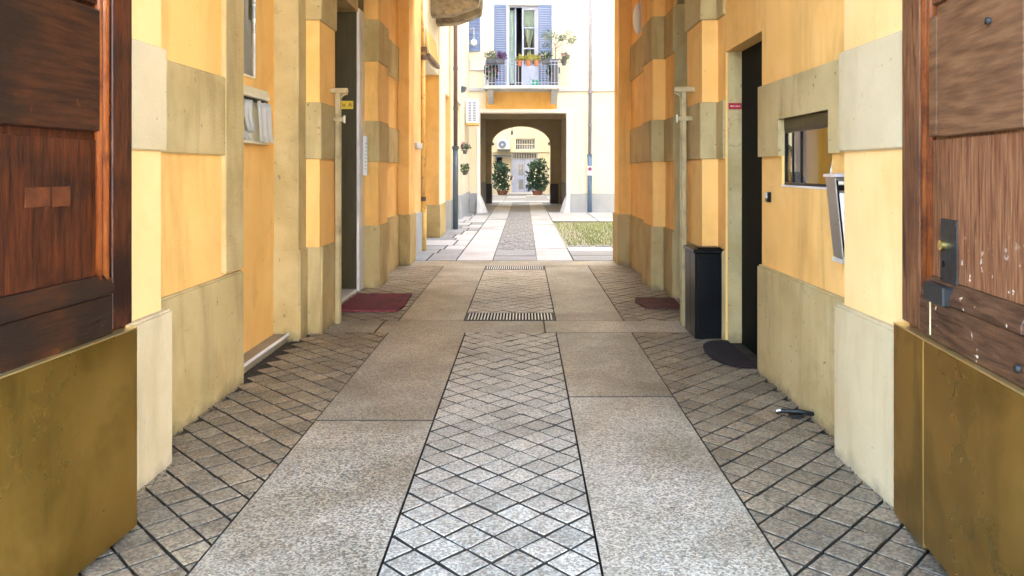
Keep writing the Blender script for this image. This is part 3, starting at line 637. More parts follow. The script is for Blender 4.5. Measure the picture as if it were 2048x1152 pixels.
# ================================================================== STREET DOOR LEAVES
def leaf(name, label, loc, d, f, right):
    ang = math.atan2(d[1], d[0])
    t = thing(name, label, 'door', loc, 'open street door leaves', rot=(0, 0, ang))
    W, H = 1.14, 4.2
    V, Hh, G = ('wood_old', 'wood_old_h', 'wood_gloss') if right else ('wood_red', 'wood_red_h', 'wood_gloss')
    Cv, Ch_ = ('wood_chipped_v', 'wood_chipped') if right else ('wood_red', 'wood_red_h')
    def bb(u0, u1, y0, y1, z0, z1): return bx(u0, u1, f * y0, f * y1, z0, z1)
    u0 = 0.035 if right else 0.0
    s1, m1 = (0.22, 0.31) if right else (0.135, 0.212)
    build('core', bb(u0 + 0.005, W - 0.005, -0.075, -0.05, 0.02, H - 0.01), V, t)
    build('stile', bb(u0, s1, -0.078, -0.022, 0.86, H), V, t, bevel=0.004)
    build('stile', bb(W - 0.13, W, -0.078, -0.022, 0.86, H), V, t, bevel=0.004)
    # turned edge moulding: two half rounds
    for i, (uc, r) in enumerate(((s1 + (m1 - s1) * 0.3, (m1 - s1) * 0.29), (s1 + (m1 - s1) * 0.78, (m1 - s1) * 0.21))):
        z0 = 1.0 if i == 0 else 1.06
        build('moulding', tube(B(), [(uc, f * (-0.046 + 0.004 * i), z0), (uc, f * (-0.046 + 0.004 * i), 3.75)], r, 12), G, t, smooth=True)
    pe = W - 0.135
    p0 = m1 + 0.006
    if right:
        build('edge_strip', bb(p0, 0.385, -0.05, -0.020, 1.625, 2.085), Hh, t, bevel=0.004)
        p0u = 0.393
    else: p0u = p0
    up = build('upper_panel', bb(p0u, pe, -0.05, -0.018, 1.645 if not right else 1.622, 2.115), Hh, t, bevel=0.005)
    build('top_rail', bb(p0, pe, -0.05, -0.030, 2.135, 2.24), V, t, bevel=0.004)
    build('top_panel', bb(p0, pe, -0.05, -0.020, 2.26, 3.70), Hh, t, bevel=0.005)
    build('head_rail', bb(s1 + 0.001, W - 0.131, -0.078, -0.025, 3.76, H), V, t, bevel=0.004)
    # lower panel made of upright boards
    n = 5 if right else 1; wd = (pe - p0) / n
    for i in range(n):
        build('board', bb(p0 + wd * i + 0.001, p0 + wd * (i + 1) - 0.001, -0.05, -0.036 + random.uniform(-0.002, 0.002), 1.088, 1.612), Cv if right and i else V, t, bevel=0.001)
    # ledge and bottom rail
    b = B(); prism(b, [(f * -0.05, 1.005), (f * -0.012, 1.005), (f * -0.010, 1.03), (f * -0.034, 1.086), (f * -0.05, 1.086)], s1 + 0.05 if right else s1 + 0.002, pe, 'x')
    build('ledge', b, Ch_, t, bevel=0.003)
    build('bottom_rail', bb(s1 + 0.001, W - 0.131, -0.06, -0.020, 0.845, 1.003), Ch_, t, bevel=0.004)
    # brass kick plate
    if right:
        k1 = build('kick_plate', bb(0.0, 0.312, -0.08, 0.0, 0.02, 0.835), 'brass', t, bevel=0.003)
        k2 = build('kick_plate', bb(0.322, W, -0.08, 0.001, 0.045, 0.835), 'brass', t, bevel=0.003)
        build('edge_strip', bb(0.3125, 0.3215, -0.08, -0.001, 0.03, 0.834), 'brass_edge', t)
        build('top_edge', bb(0.001, W, -0.05, 0.003, 0.836, 0.843), 'brass_edge', t)
        build('raw_gap', bb(0.325, 0.337, -0.04, -0.0185, 0.86, 1.0), 'raw_wood', t)
        lk = build('lock_plate', bb(0.395, 0.535, -0.04, -0.030, 1.075, 1.315), 'iron', t, bevel=0.003)
        b = B(); tube(b, [(0.425, f * -0.032, 1.215), (0.425, f * -0.016, 1.215)], 0.020, 14); build('lock_cylinder', b, 'gold', lk, smooth=False)
        b = B(); tube(b, [(0.425, f * -0.0295, 1.145), (0.425, f * -0.0285, 1.145)], 0.013, 12); build('keyhole', b, 'black', lk)
        for zz in (1.09, 1.30):
            for uu in (0.408, 0.522): build('screw', tube(B(), [(uu, f * -0.031, zz), (uu, f * -0.028, zz)], 0.006, 8), 'iron', lk)
        build('latch_box', bb(0.345, 0.52, -0.03, 0.012, 0.998, 1.07), 'iron', t, bevel=0.006)
        for uu, zz in ((0.80, 1.98), (0.98, 0.90)): build('stud', tube(B(), [(uu, f * -0.03, zz), (uu, f * -0.006, zz)], 0.012, 10), 'iron', t, smooth=True)
    else:
        build('kick_plate', bb(0.0, W, -0.08, 0.0, 0.02, 0.838), 'brass', t, bevel=0.003)
        build('top_edge', bb(0.001, W, -0.05, 0.003, 0.839, 0.845), 'brass_edge', t)
        for a, c in ((0.372, 0.468), (0.478, 0.60)): build('tape_patch', bb(a, c, -0.036, -0.0325, 1.365 + 0.004 * (a > .4), 1.437), 'tape', t)
    return t
leaf('door_leaf', 'open left street door leaf of dark red wood with one brass kick plate', (-1.608, 3.116, 0), (-0.06, -1.0), 1, False)
leaf('door_leaf', 'open right street door leaf of worn brown wood with iron lock', (1.588, 3.228, 0), (-0.122, -0.9925), -1, True)

# ================================================================== THINGS IN THE PASSAGE
# leaflet box and notice board in the left niche
lb = thing('leaflet_box', 'cream metal leaflet box stuffed with papers in the left niche', 'letter box', (-2.15, 5.9, 1.70))
build('back_plate', bx(-2.208, -2.20, 5.43, 6.235, 1.71, 2.145), 'box_cream', lb)
build('hood', prism(B(), [(-2.20, 2.06), (-2.115, 2.06), (-2.115, 2.085), (-2.14, 2.145), (-2.20, 2.145)], 5.43, 6.235, 'y'), 'box_cream', lb, bevel=0.003)
build('slot', bx(-2.20, -2.135, 5.44, 6.225, 2.045, 2.058), 'ink', lb)
build('tray', bx(-2.20, -2.12, 5.43, 6.235, 1.70, 1.722), 'box_cream', lb, bevel=0.003)
for yy in (5.43, 5.83, 6.225): build('divider', bx(-2.20, -2.155, yy, yy + 0.01, 1.723, 2.043), 'box_cream', lb)
build('slot_gap', bx(-2.16, -2.152, 5.69, 5.705, 1.80, 2.03), 'ink', lb)
def sheet(label, y0, y1, z0, z1, x, lean, m):
    b = B(); n = 14; rows = []
    for j in range(6):
        tz = j / 5; z = z0 + (z1 - z0) * tz
        rows.append([b.verts.new((x + lean * (1 - tz) ** 1.5 + 0.008 * math.sin(i * 1.15 + y0 * 20) * (0.4 + tz), y0 + (y1 - y0) * i / n + 0.01 * math.sin(j * 1.3 + y0 * 9), z + 0.006 * math.sin(i * 0.9))) for i in range(n + 1)])
    for j in range(5):
        for i in range(n): b.faces.new((rows[j][i], rows[j][i + 1], rows[j + 1][i + 1], rows[j + 1][i]))
    g = bmesh.ops.solidify(b, geom=b.faces[:], thickness=0.002)
    return tag(build('leaflet', b, m, smooth=True), label, 'leaflet', 'leaflets in the box')
sheet('printed leaflet at the near end of the leaflet box', 5.46, 5.67, 1.73, 2.03, -2.158, 0.02, 'paper_print')
sheet('white folded sheets in the middle of the leaflet box', 5.715, 5.94, 1.80, 2.045, -2.150, 0.02, 'paper')
sheet('small printed card low in the middle of the leaflet box', 5.70, 5.93, 1.725, 1.795, -2.148, 0.01, 'paper_print')
sheet('long white sheet hanging out of the far leaflet box end', 5.955, 6.26, 1.718, 2.04, -2.118, 0.03, 'paper')

nb = thing('notice_board', 'glazed dark notice board above the leaflet box', 'notice board', (-2.19, 5.8, 2.24))
build('panel', bx(-2.208, -2.195, 5.45, 6.075, 2.245, 3.10), 'board_blue', nb)
b = B()
for a in ((5.45, 6.075, 2.235, 2.244), (5.45, 6.075, 3.101, 3.115), (6.076, 6.088, 2.235, 3.115), (5.438, 5.449, 2.235, 3.115)): box(b, -2.208, -2.183, *a)
build('frame', b, 'steel', nb)
for a in ((5.72, 5.88, 2.62, 2.80), (5.90, 6.02, 2.60, 2.70), (5.88, 6.02, 2.44, 2.58), (5.72, 5.86, 2.42, 2.58), (5.72, 6.0, 2.32, 2.40)): build('notice', bx(-2.1945, -2.193, *a), 'paper_print', nb)
build('pane', bx(-2.190, -2.187, 5.45, 6.075, 2.245, 3.10), 'glass_board', nb)

def gate_post(label, s, X, Y):
    t = thing('gate_post', label, 'gate post', (s * X, Y, 0), 'tan iron gate posts')
    build('post', bx(s * X, s * (X + 0.045), Y - 0.018, Y + 0.022, 0.0, 2.26), 'tan_metal', t, bevel=0.005)
    build('rod', tube(B(), [(s * (X - 0.008), Y - 0.01, 0.02), (s * (X - 0.008), Y - 0.01, 2.24)], 0.008, 8), 'tan_metal', t, smooth=True)
    a = build('arm', bx(s * (X - 0.075), s * (X + 0.155), Y - 0.025, Y + 0.025, 2.235, 2.285), 'tan_metal', t, bevel=0.006)
    b = B(); pts = []
    for i in range(9):
        q = i / 8 * math.pi / 2; pts.append((s * (X - 0.07 + 0.085 * math.sin(q)), Y, 2.23 - 0.11 * (1 - math.cos(q))))
    tube(b, pts, 0.012, 8); build('gusset', b, 'tan_metal', a, smooth=True)
    build('arm', bx(s * (X - 0.04), s * (X + 0.15), Y - 0.022, Y + 0.022, 1.96, 2.005), 'tan_metal', t, bevel=0.006)
    build('cap', bx(s * (X - 0.045), s * (X - 0.041), Y - 0.03, Y + 0.03, 1.945, 2.02), 'zinc', t)
    return t
gate_post('tan iron gate post with two arms beside the left stair doorway', -1, 1.79, 7.28)
gate_post('tan iron gate post with two arms behind the black box', 1, 1.50, 7.17)

# signs
sg = thing('stair_sign', 'small yellow stair sign with black lettering in the left doorway', 'sign', (-2.2, 9.19, 2.20))
build('plate', bx(-2.34, -2.10, 9.190, 9.196, 2.235, 2.335), 'sign_yellow', sg, bevel=0.001)
lettering('lettering', 'Scala  A', 0.066, 'ink', sg, (-2.22, 9.1885, 2.285), (R(90), 0, 0))
sg = thing('red_sign', 'narrow red sign strip on the jamb of the dark right doorway', 'sign', (1.86, 6.565, 2.02))
build('plate', bx(1.787, 1.900, 6.562, 6.569, 2.023, 2.078), 'sign_red', sg, bevel=0.001)
for a, c in ((1.80, 1.822), (1.826, 1.836), (1.846, 1.856), (1.860, 1.872), (1.878, 1.886)): build('faded_mark', bx(a, c, 6.5608, 6.5618, 2.045, 2.055), 'ink_pale', sg)
ic = thing('intercom_panel', 'narrow steel intercom panel on the stone jamb beyond the stair doorway', 'intercom', (-2.0, 9.42, 1.40))
build('case', bx(-2.015, -1.965, 9.34, 9.43, 1.42, 1.91), 'white_metal', ic, bevel=0.006)
for i in range(8): build('button', tube(B(), [(-1.975, 9.341, 1.50 + 0.045 * i), (-1.975, 9.334, 1.50 + 0.045 * i)], 0.006, 8), 'iron', ic)
wl = thing('wall_lamp', 'white oval lamp high on the right passage wall near the courtyard', 'lamp', (1.62, 10.85, 3.3))
b = B(); bmesh.ops.create_uvsphere(b, u_segments=20, v_segments=12, radius=1)
for v in b.verts: v.co = Vector((1.645 - max(0, -v.co.x) * 0.075 + max(0, v.co.x) * 0.01, 10.85 + v.co.y * 0.17, 3.68 + v.co.z * 0.23))
build('diffuser', b, 'lamp_glass', wl, smooth=True)
build('base', bx(1.655, 1.665, 10.70, 11.0, 3.47, 3.89), 'white_metal', wl)

# steel box at the right pilaster
sb = thing('letter_box', 'tapered mirror steel box with a dark slot on the right wall', 'letter box', (1.72, 4.06, 0.99))
b = B(); prism(b, [(1.766, 1.02), (1.700, 1.02), (1.655, 1.455), (1.766, 1.455)], 4.00, 4.13, 'y'); cs = build('case', b, 'steel_grey', sb, bevel=0.004)
build('lid', prism(B(), [(1.766, 1.457), (1.648, 1.457), (1.650, 1.472), (1.766, 1.482)], 3.99, 4.14, 'y'), 'steel', sb)
build('slot', bx(1.672, 1.752, 3.994, 3.9995, 1.385, 1.412), 'black', cs)
build('slot_lip', bx(1.672, 1.752, 3.990, 3.9995, 1.418, 1.434), 'box_cream', cs)
build('front_plate', prism(B(), [(1.758, 1.05), (1.706, 1.05), (1.676, 1.37), (1.758, 1.37)], 3.9925, 3.9995, 'y'), 'paper_print', cs)
build('side_trim', prism(B(), [(1.702, 1.03), (1.708, 1.03), (1.668, 1.44), (1.661, 1.44)], 3.990, 3.9992, 'y'), 'black', cs)
b = holed_wall(B(), 1.702, 1.734, 1.245, 1.272, 3.988, 3.992, [(1.706, 1.730, 1.249, 1.268)]); build('label_frame', b, 'black', cs)
for zz, x0 in ((1.09, 1.708), (1.065, 1.710)): build('print_line', bx(x0, x0 + 0.022, 3.9905, 3.992, zz, zz + 0.015), 'ink', cs)
build('print_line', prism(B(), [(1.722, 1.22), (1.736, 1.22), (1.746, 1.12), (1.741, 1.12)], 3.9905, 3.992, 'y'), 'pipe_grey', cs)
build('keyhole', tube(B(), [(1.742, 3.992, 1.075), (1.742, 3.989, 1.075)], 0.008, 10), 'black', cs)
build('foot', bx(1.695, 1.766, 3.997, 4.13, 0.995, 1.018), 'steel', sb)

bu = thing('bell_button', 'small black and white bell button beside the dark doorway', 'button', (1.76, 5.39, 1.26))
build('case', bx(1.738, 1.766, 5.365, 5.415, 1.262, 1.335), 'black_metal', bu, bevel=0.004)
build('push', bx(1.733, 1.738, 5.372, 5.408, 1.29, 1.33), 'steel', bu)

# black cabinet
bc = thing('cabinet', 'tall black metal box standing by the dark right doorway', 'cabinet', (1.64, 6.83, 0))
build('body', bx(1.505, 1.765, 6.62, 6.815, 0.0, 0.755), 'black_metal', bc, bevel=0.006)
build('body_back', bx(1.505, 1.592, 6.816, 7.03, 0.0, 0.755), 'black_metal', bc, bevel=0.006)
b = B(); prism(b, [(1.49, 6.605), (1.775, 6.605), (1.775, 6.82), (1.592, 6.82), (1.592, 7.04), (1.49, 7.04)], 0.757, 0.79); build('lid', b, 'black_metal', bc, bevel=0.006)
build('lid_top', bx(1.535, 1.745, 6.65, 6.79, 0.791, 0.805), 'black_metal', bc, bevel=0.006)
build('door_panel', bx(1.53, 1.74, 6.612, 6.619, 0.06, 0.72), 'black_metal', bc, bevel=0.002)

# doormats
def rug(name, label, pts, z0, h, m):
    b = B(); prism(b, pts, z0, z0 + h); o = build(name, b, m, bevel=0.006, seg=2); tag(o, label, 'doormat')
rug('doormat', 'dark red doormat in front of the left stair doorway', [(-2.0, 7.86), (-1.335, 7.86), (-1.30, 8.1), (-1.335, 8.92), (-1.99, 8.93)], 0.002, 0.02, 'mat_red')
rug('doormat', 'brown doormat by the right doorway beyond the black box', [(1.30, 8.05), (1.70, 8.0), (1.715, 8.62), (1.28, 8.66), (1.235, 8.4)], 0.002, 0.02, 'mat_brown')
pts = [(1.76, 5.62), (1.76, 6.5)] + [(1.76 - 0.29 * math.sin(a) ** 0.6, 6.06 + 0.44 * math.cos(a)) for a in [math.pi * k / 14 for k in range(1, 14)]]
rug('doormat', 'nearly black rounded doormat at the dark right doorway', pts, 0.002, 0.018, 'mat_black')

# floor door stop
ds = thing('door_stop', 'rusty iron door stop with a pale tip on the floor at right', 'door stop', (1.62, 4.55, 0))
b = B(); tube(b, [(1.74, 4.50, 0.03), (1.66, 4.53, 0.035), (1.57, 4.56, 0.03), (1.535, 4.57, 0.016)], [0.012, 0.014, 0.013, 0.011], 8); build('arm', b, 'iron', ds, smooth=True)
b = B(); tube(b, [(1.555, 4.552, 0.038), (1.53, 4.558, 0.030)], 0.006, 8); build('tip', b, 'white_metal', ds)
build('foot', bx(1.60, 1.68, 4.50, 4.57, 0.0, 0.02), 'iron', ds, bevel=0.004)

# loose grit gathered along the wall feet
rg = random.Random(11); b = B()
for (x, y0, y1, sgn, n) in ((-1.80, 3.35, 3.8, 1, 50), (-1.975, 3.85, 5.25, 1, 170), (-2.06, 5.35, 6.6, 1, 150), (-1.85, 6.9, 7.4, 1, 60), (1.632, 3.3, 3.9, -1, 60), (1.735, 3.96, 5.58, -1, 220), (1.60, 6.9, 7.4, -1, 40)):
    for _ in range(n):
        px2, py2 = x + sgn * abs(rg.gauss(0, 0.035)), rg.uniform(y0, y1); r_ = rg.uniform(0.002, 0.006) * (2.2 if rg.random() < 0.06 else 1)
        a = rg.uniform(0, 6.28)
        vs = [b.verts.new((px2 + r_ * math.cos(a + k * 2.1), py2 + r_ * math.sin(a + k * 2.1), 0.0)) for k in range(3)] + [b.verts.new((px2, py2, r_ * 0.9))]
        for f in ((0, 1, 3), (1, 2, 3), (2, 0, 3), (0, 2, 1)): b.faces.new([vs[i] for i in f])
gr_ = build('grit', b, 'soil_dark', kind='stuff'); tag(gr_, 'dark loose grit gathered along the foot of the passage walls', 'grit')

# ================================================================== COURTYARD
cf = build('courtyard_ground', bx(-2.6, 9.5, 12.285, 26.0, -0.085, -0.03), 'soil', kind='structure')
ys = [12.29, 13.6, 15.4, 17.0, 18.75, 20.6, 22.3, 24.2, 26.0]
for a, c in zip(ys, ys[1:]): slab(-1.12, -0.52, a, c, 'court_slab', cf, g=0.008)
ys = [12.29, 14.2, 16.0, 17.4, 18.3, 20.2, 22.0, 24.0, 26.0]
for a, c in zip(ys, ys[1:]): slab(0.20, 0.80, a, c, 'court_slab', cf, g=0.008)
for a, c in ((12.29, 12.95), (12.95, 13.9)): slab(-0.52, 0.20, a, c, 'court_flag', cf, g=0.012)
y = 12.29
while y < 25.9:                                  # flagstones along the left houses
    h_ = random.uniform(0.5, 1.1); y1 = min(y + h_, 26.0); xm = random.uniform(-1.75, -1.4)
    slab(-2.55, xm, y, y1, random.choice(('court_flag', 'court_flag', 'court_slab')), cf, g=0.012); slab(xm, -1.12, y, y1, random.choice(('court_flag', 'court_slab')), cf, g=0.012)
    y = y1
b = B()                                          # cobbles of the middle strip, small and beyond counting
yy = 13.9
while yy < 25.95:
    xx = -0.51
    while xx < 0.17:
        wv = random.uniform(0.07, 0.12); x1 = min(xx + wv, 0.192)
        hh = random.uniform(-0.008, 0.004)
        stone_piece(b, [(xx + .006, yy + .006), (x1 - .006, yy + .006), (x1 - .006, yy + .094), (xx + .006, yy + .094)], hh, -0.03, 0.012)
        xx = x1
    yy += 0.1
build('cobbles', b, ('court_cobble', 'soil'), cf, kind='stuff')
y = 12.29
for h_ in (0.75, 0.7, 0.75):                     # flags right of the track
    x = 0.80
    while x < 7:
        w_ = random.uniform(0.7, 1.3); slab(x, x + w_, y, y + h_, random.choice(('court_flag', 'court_flag', 'court_slab')), cf, g=0.014); x += w_
    y += h_
for i in range(46):                              # border stones of the lawn
    x = 0.86 + i * 0.135
    p = [(x + .01, 14.55 + random.uniform(-.02, .02)), (x + .12, 14.53 + random.uniform(-.02, .02)), (x + .122, 14.72 + random.uniform(-.02, .03)), (x + .008, 14.73 + random.uniform(-.02, .02))]
    b = B(); stone_piece(b, p, random.uniform(-0.01, 0.015), -0.03, 0.02); build('border_stone', b, ('court_flag', 'soil'), cf)
x = 0.80
while x < 8:
    w_ = random.uniform(0.9, 1.6); slab(x, x + w_, 21.5, 23.2, 'court_slab', cf, g=0.012); slab(x, x + w_, 23.2, 26.0, 'court_slab', cf, g=0.012); x += w_
rl = random.Random(3); b = B()
for _ in range(26000):
    x, y = rl.uniform(0.84, 6.5), rl.uniform(14.8, 21.45)
    dn = math.sin(x * 2.1 + 1.3 * math.sin(y)) * 0.5 + math.sin(y * 1.3 + x * 0.7) * 0.5
    if rl.random() > 0.62 + 0.35 * dn - (0.35 if x < 1.3 else 0): continue
    h = rl.uniform(0.02, 0.055); a = rl.uniform(0, 6.28); w_ = 0.008; ca, sa = math.cos(a) * w_, math.sin(a) * w_
    lx, ly = rl.uniform(-.03, .03), rl.uniform(-.03, .03)
    b.faces.new([b.verts.new(p) for p in ((x - ca, y - sa, -0.03), (x + ca, y + sa, -0.03), (x + lx, y + ly, h - 0.02))])
g = build('grass', b, 'grass', kind='stuff'); tag(g, 'thin green grass on the courtyard lawn at right', 'grass')

# ------------------------------------------------------------------ left courtyard house
lh = thing('courtyard_house', 'cream and ochre house with recessed doorways along the courtyard left side', 'house', (-2.5, 19, 0))
def lseg(y0, y1, X, m, pl=True, z1=21.0, pm='grey_plinth', name='wall'):
    w_ = build(name, bx(-6.0, -X, y0, y1, -0.03, z1), m, lh)
    if pl: build('plinth', bx(-5.9, -X + 0.025, y0 - 0.02, y1 - 0.001, -0.03, 0.72), pm, w_, bevel=0.006)
    return w_
lseg(12.325, 13.95, 1.90, 'ochre_pale')
w1 = lseg(13.951, 16.40, 2.25, 'cream', z1=21.0, name='recess_wall', pl=False)
build('shop_door', bx(-2.248, -2.20, 14.1, 16.2, -0.02, 2.7), 'blue_white', w1)
w2 = lseg(16.401, 17.60, 1.87, 'ochre', pm='tan')
build('face_render', bx(-1.87, -1.858, 16.401, 17.60, 0.721, 21.0), 'cream', w2)
build('recess_head', bx(-2.248, -1.88, 13.952, 16.40, 3.55, 21.0), 'cream', w1)
lseg(17.601, 18.60, 2.02, 'cream', name='recess_wall', pl=False)
w3 = lseg(18.601, 19.9, 1.84, 'ochre_pale')
build('face_render', bx(-1.84, -1.828, 18.601, 19.9, 0.721, 21.0), 'cream', w3)
lseg(19.901, 22.40, 2.05, 'cream', name='recess_wall', pl=False)
build('recess_head', bx(-2.018, -1.87, 17.602, 18.60, 3.3, 21.0), 'cream', lh)
build('recess_head', bx(-2.048, -1.87, 19.902, 22.40, 3.4, 21.0), 'cream', lh)
w4 = lseg(22.401, 25.99, 1.92, 'cream')
# dark slit shutter on the first stretch
build('slit_shutter', bx(-1.899, -1.885, 12.62, 12.72, 0.15, 1.25), 'pipe_slate', lh)
build('slit_shutter', bx(-1.899, -1.885, 12.62, 12.72, 1.5, 4.3), 'pipe_brown', lh)
build('sill', bx(-1.899, -1.80, 12.6, 13.2, 1.85, 1.95), 'pale_stone', lh, bevel=0.01)
# slanted awning bracket above the recess
aw = thing('awning', 'folded ochre awning board with brown edge above the left courtyard recess', 'awning', (-1.9, 15, 3.7))
build('board', prism(B(), [(-2.24, 3.62), (-1.86, 3.62), (-1.86, 3.70), (-2.05, 4.35), (-2.24, 4.35)], 15.2, 15.25, 'y'), 'ochre_pale', aw)
build('slope', prism(B(), [(-1.84, 3.70), (-1.80, 3.70), (-2.0, 4.9), (-2.04, 4.9)], 14.2, 15.9, 'y'), 'ochre_pale', aw)
build('edge', bx(-1.86, -1.79, 14.2, 15.9, 3.62, 3.69), 'pipe_brown', aw)
# rough stone balcony
build('stone_balcony', bx(-2.35, -0.90, 14.6, 16.4, 5.02, 5.2), 'rough_stone', lh, bevel=0.03)
b = B(); prof = [(-2.1, 5.01), (-0.9, 5.01), (-0.92, 4.80), (-1.12, 4.72), (-1.45, 4.60), (-1.82, 4.58), (-2.1, 4.62)]
prism(b, prof, 15.0, 15.35, 'y'); build('stone_bracket', b, 'rough_stone', lh, bevel=0.02, seg=2)
b = B(); prism(b, prof, 15.9, 16.25, 'y'); build('stone_bracket', b, 'rough_stone', lh, bevel=0.02, seg=2)

def pipe(name, label, cat, segs, clamps, group=None):
    p0 = segs[0][0][0]
    t = thing(name, label, cat, (p0[0], p0[1], min(p[2] for s in segs for p in s[0])), group)
    for i, (pts, r, m, nm) in enumerate(segs): build(nm, tube(B(), pts, r, 12), m, t, smooth=True)
    for (x, y, z, r, m) in clamps: build('collar', tube(B(), [(x, y, z - 0.04), (x, y, z + 0.04)], r, 12), m, t)
    return t
gx, gy = -1.865, 13.80
pipe('gas_pipe', 'yellow painted gas pipe up the left courtyard wall', 'pipe',
     [([(gx, gy, -0.02), (gx, gy, 0.75)], 0.062, 'pipe_yellow', 'lower_pipe'), ([(gx, gy, 0.79), (gx, gy, 3.75), ], 0.040, 'pipe_yellow', 'upper_pipe'), ([(gx, gy, 3.75), (gx - 0.02, gy, 4.2), (gx - 0.06, gy + .05, 4.7), (gx - 0.06, gy + .05, 6)], 0.030, 'pipe_yellow', 'top_pipe')],
     [(gx, gy, 0.77, 0.07, 'pipe_yellow'), (gx, gy, 3.70, 0.075, 'pipe_brown'), (gx, gy, 3.55, 0.06, 'pipe_brown'), (gx, gy, 0.95, 0.055, 'pipe_brown')])
dx, dy = -1.72, 18.7
pipe('downpipe', 'brown and slate downpipe on the left courtyard house', 'downpipe',
     [([(dx, dy, 0.0), (dx, dy, 2.0)], 0.068, 'pipe_slate', 'lower_pipe'), ([(dx, dy, 2.03), (dx, dy, 5.3), (dx - 0.05, dy, 9)], 0.052, 'pipe_brown', 'upper_pipe')],
     [(dx, dy, 2.03, 0.085, 'pipe_slate'), (dx, dy, 4.0, 0.06, 'pipe_brown'), (dx, dy, 3.0, 0.06, 'pipe_brown')])
fl = thing('floodlight', 'small dark floodlight on the left courtyard house', 'lamp', (-1.86, 22.3, 3.8))
build('bracket', bx(-1.92, -1.80, 22.2, 22.24, 3.86, 3.90), 'iron', fl)
build('head', prism(B(), [(-1.88, 3.76), (-1.76, 3.80), (-1.72, 3.92), (-1.86, 3.95)], 22.1, 22.35, 'y'), 'pipe_slate', fl, bevel=0.01)
acu = thing('air_conditioner', 'white air conditioner box with louvred end near the back archway', 'air conditioner', (-1.8, 24.4, 3.0))
ax0, ax1, ay = PX(931, 24), PX(957, 24), 24.0
az0, az1 = PZ(246, 24), PZ(198, 24)
cs = build('case', bx(ax0, ax1, ay, ay + 0.85, az0, az1), 'white_metal', acu, bevel=0.02, seg=2)
for c in range(2):
    for r_ in range(12):
        x = ax0 + 0.09 + c * 0.145; z = az0 + 0.07 + r_ * (az1 - az0 - 0.14) / 12
        build('louvre', bx(x, x + 0.10, ay - 0.004, ay + 0.002, z, z + 0.035), 'blue_shutter', cs)
build('shelf', bx(-1.92, ax1 - 0.02, ay + 0.03, ay + 0.8, az0 - 0.06, az0 - 0.002), 'pipe_yellow', acu)
def wallplant(name, label, x, y, z, n, m1, m2=None):
    t = thing(name, label, 'plant', (x, y, z - 0.1))
    build('pot', lathe(B(), x, y, [(0.05, z - 0.12), (0.07, z + 0.0), (0.055, z + 0.0), (0.05, z - 0.02)], 12), 'planter_dark', t)
    build('foliage', leaves(B(), (x, y, z + 0.08), (0.14, 0.14, 0.14), n, 0.09), m1, t)
    if m2: build('flowers', leaves(B(), (x, y, z + 0.12), (0.14, 0.14, 0.13), n // 2, 0.06), m2, t)
    build('hook', bx(-1.93, x, y - 0.01, y + 0.01, z - 0.03, z - 0.015), 'iron', t)
wallplant('flower_pot', 'pink flowering pot hung on the left courtyard house', -1.80, 22.6, PZ(300, 22.6), 90, 'leaf_green', 'petal_pink')
wallplant('flower_pot', 'green leafy pot hung below the pink flowers', -1.80, 22.6, PZ(342, 22.6), 110, 'leaf_green')

# ------------------------------------------------------------------ back house with the archway
YF = 26.0
bh = thing('back_house', 'cream house at the end of the courtyard with balcony and archway', 'house', (0, 30, 0))
WX0, WX1 = PX(1015, YF), PX(1076, YF); WB, WT = PZ(173, YF), PZ(10, YF)
OX0, OX1, OZ = PX(960, YF), PX(1133, YF), PZ(226, YF)
fw = build('front_wall', holed_wall(B(), -12, 12, -0.03, 22, YF, YF + 0.45, [(OX0, OX1, -0.03, OZ), (WX0, WX1, WB, WT)]), 'cream', bh)
b = B(); box(b, -12, OX0 - 0.12, YF - 0.03, YF, -0.02, PZ(386, YF)); build('plinth', b, 'grey_plinth', fw, bevel=0.006)
build('plinth', bx(OX1 + 0.13, 12, YF - 0.03, YF, -0.02, PZ(387, YF)), 'grey_plinth', fw, bevel=0.006)
b = B(); box(b, OX0 - 0.001 - 0.11, OX0, YF - 0.05, YF - 0.001, 0, OZ); box(b, OX1, OX1 + 0.12, YF - 0.05, YF - 0.001, 0, OZ); box(b, OX0 - 0.11, OX1 + 0.12, YF - 0.052, YF - 0.001, OZ, OZ + 0.13)
build('portal_frame', b, 'white_paint', fw, bevel=0.01)
build('ochre_panel', bx(PX(972, YF), PX(1114, YF), YF - 0.012, YF - 0.001, OZ + 0.14, PZ(184, YF)), 'ochre', fw)
build('string_course', bx(-12, 12, YF - 0.06, YF - 0.001, PZ(183, YF), PZ(176, YF)), 'pale_stone', fw, bevel=0.01)
build('upper_rooms', bx(-12, 12, YF + 1.6, 33.0, 3.95, 22), 'room_dark', bh)
build('room_side', bx(-12, WX0 - 0.6, YF + 0.455, YF + 1.59, 3.95, 22), 'room_dark', bh)
build('room_side', bx(WX1 + 0.6, 12, YF + 0.455, YF + 1.59, 3.95, 22), 'room_dark', bh)
build('room_floor', bx(WX0 - 0.59, WX1 + 0.59, YF + 0.455, YF + 1.59, 3.95, WB - 0.01), 'room_dark', bh)
build('room_top', bx(WX0 - 0.59, WX1 + 0.59, YF + 0.455, YF + 1.59, WT + 0.3, 22), 'room_dark', bh)
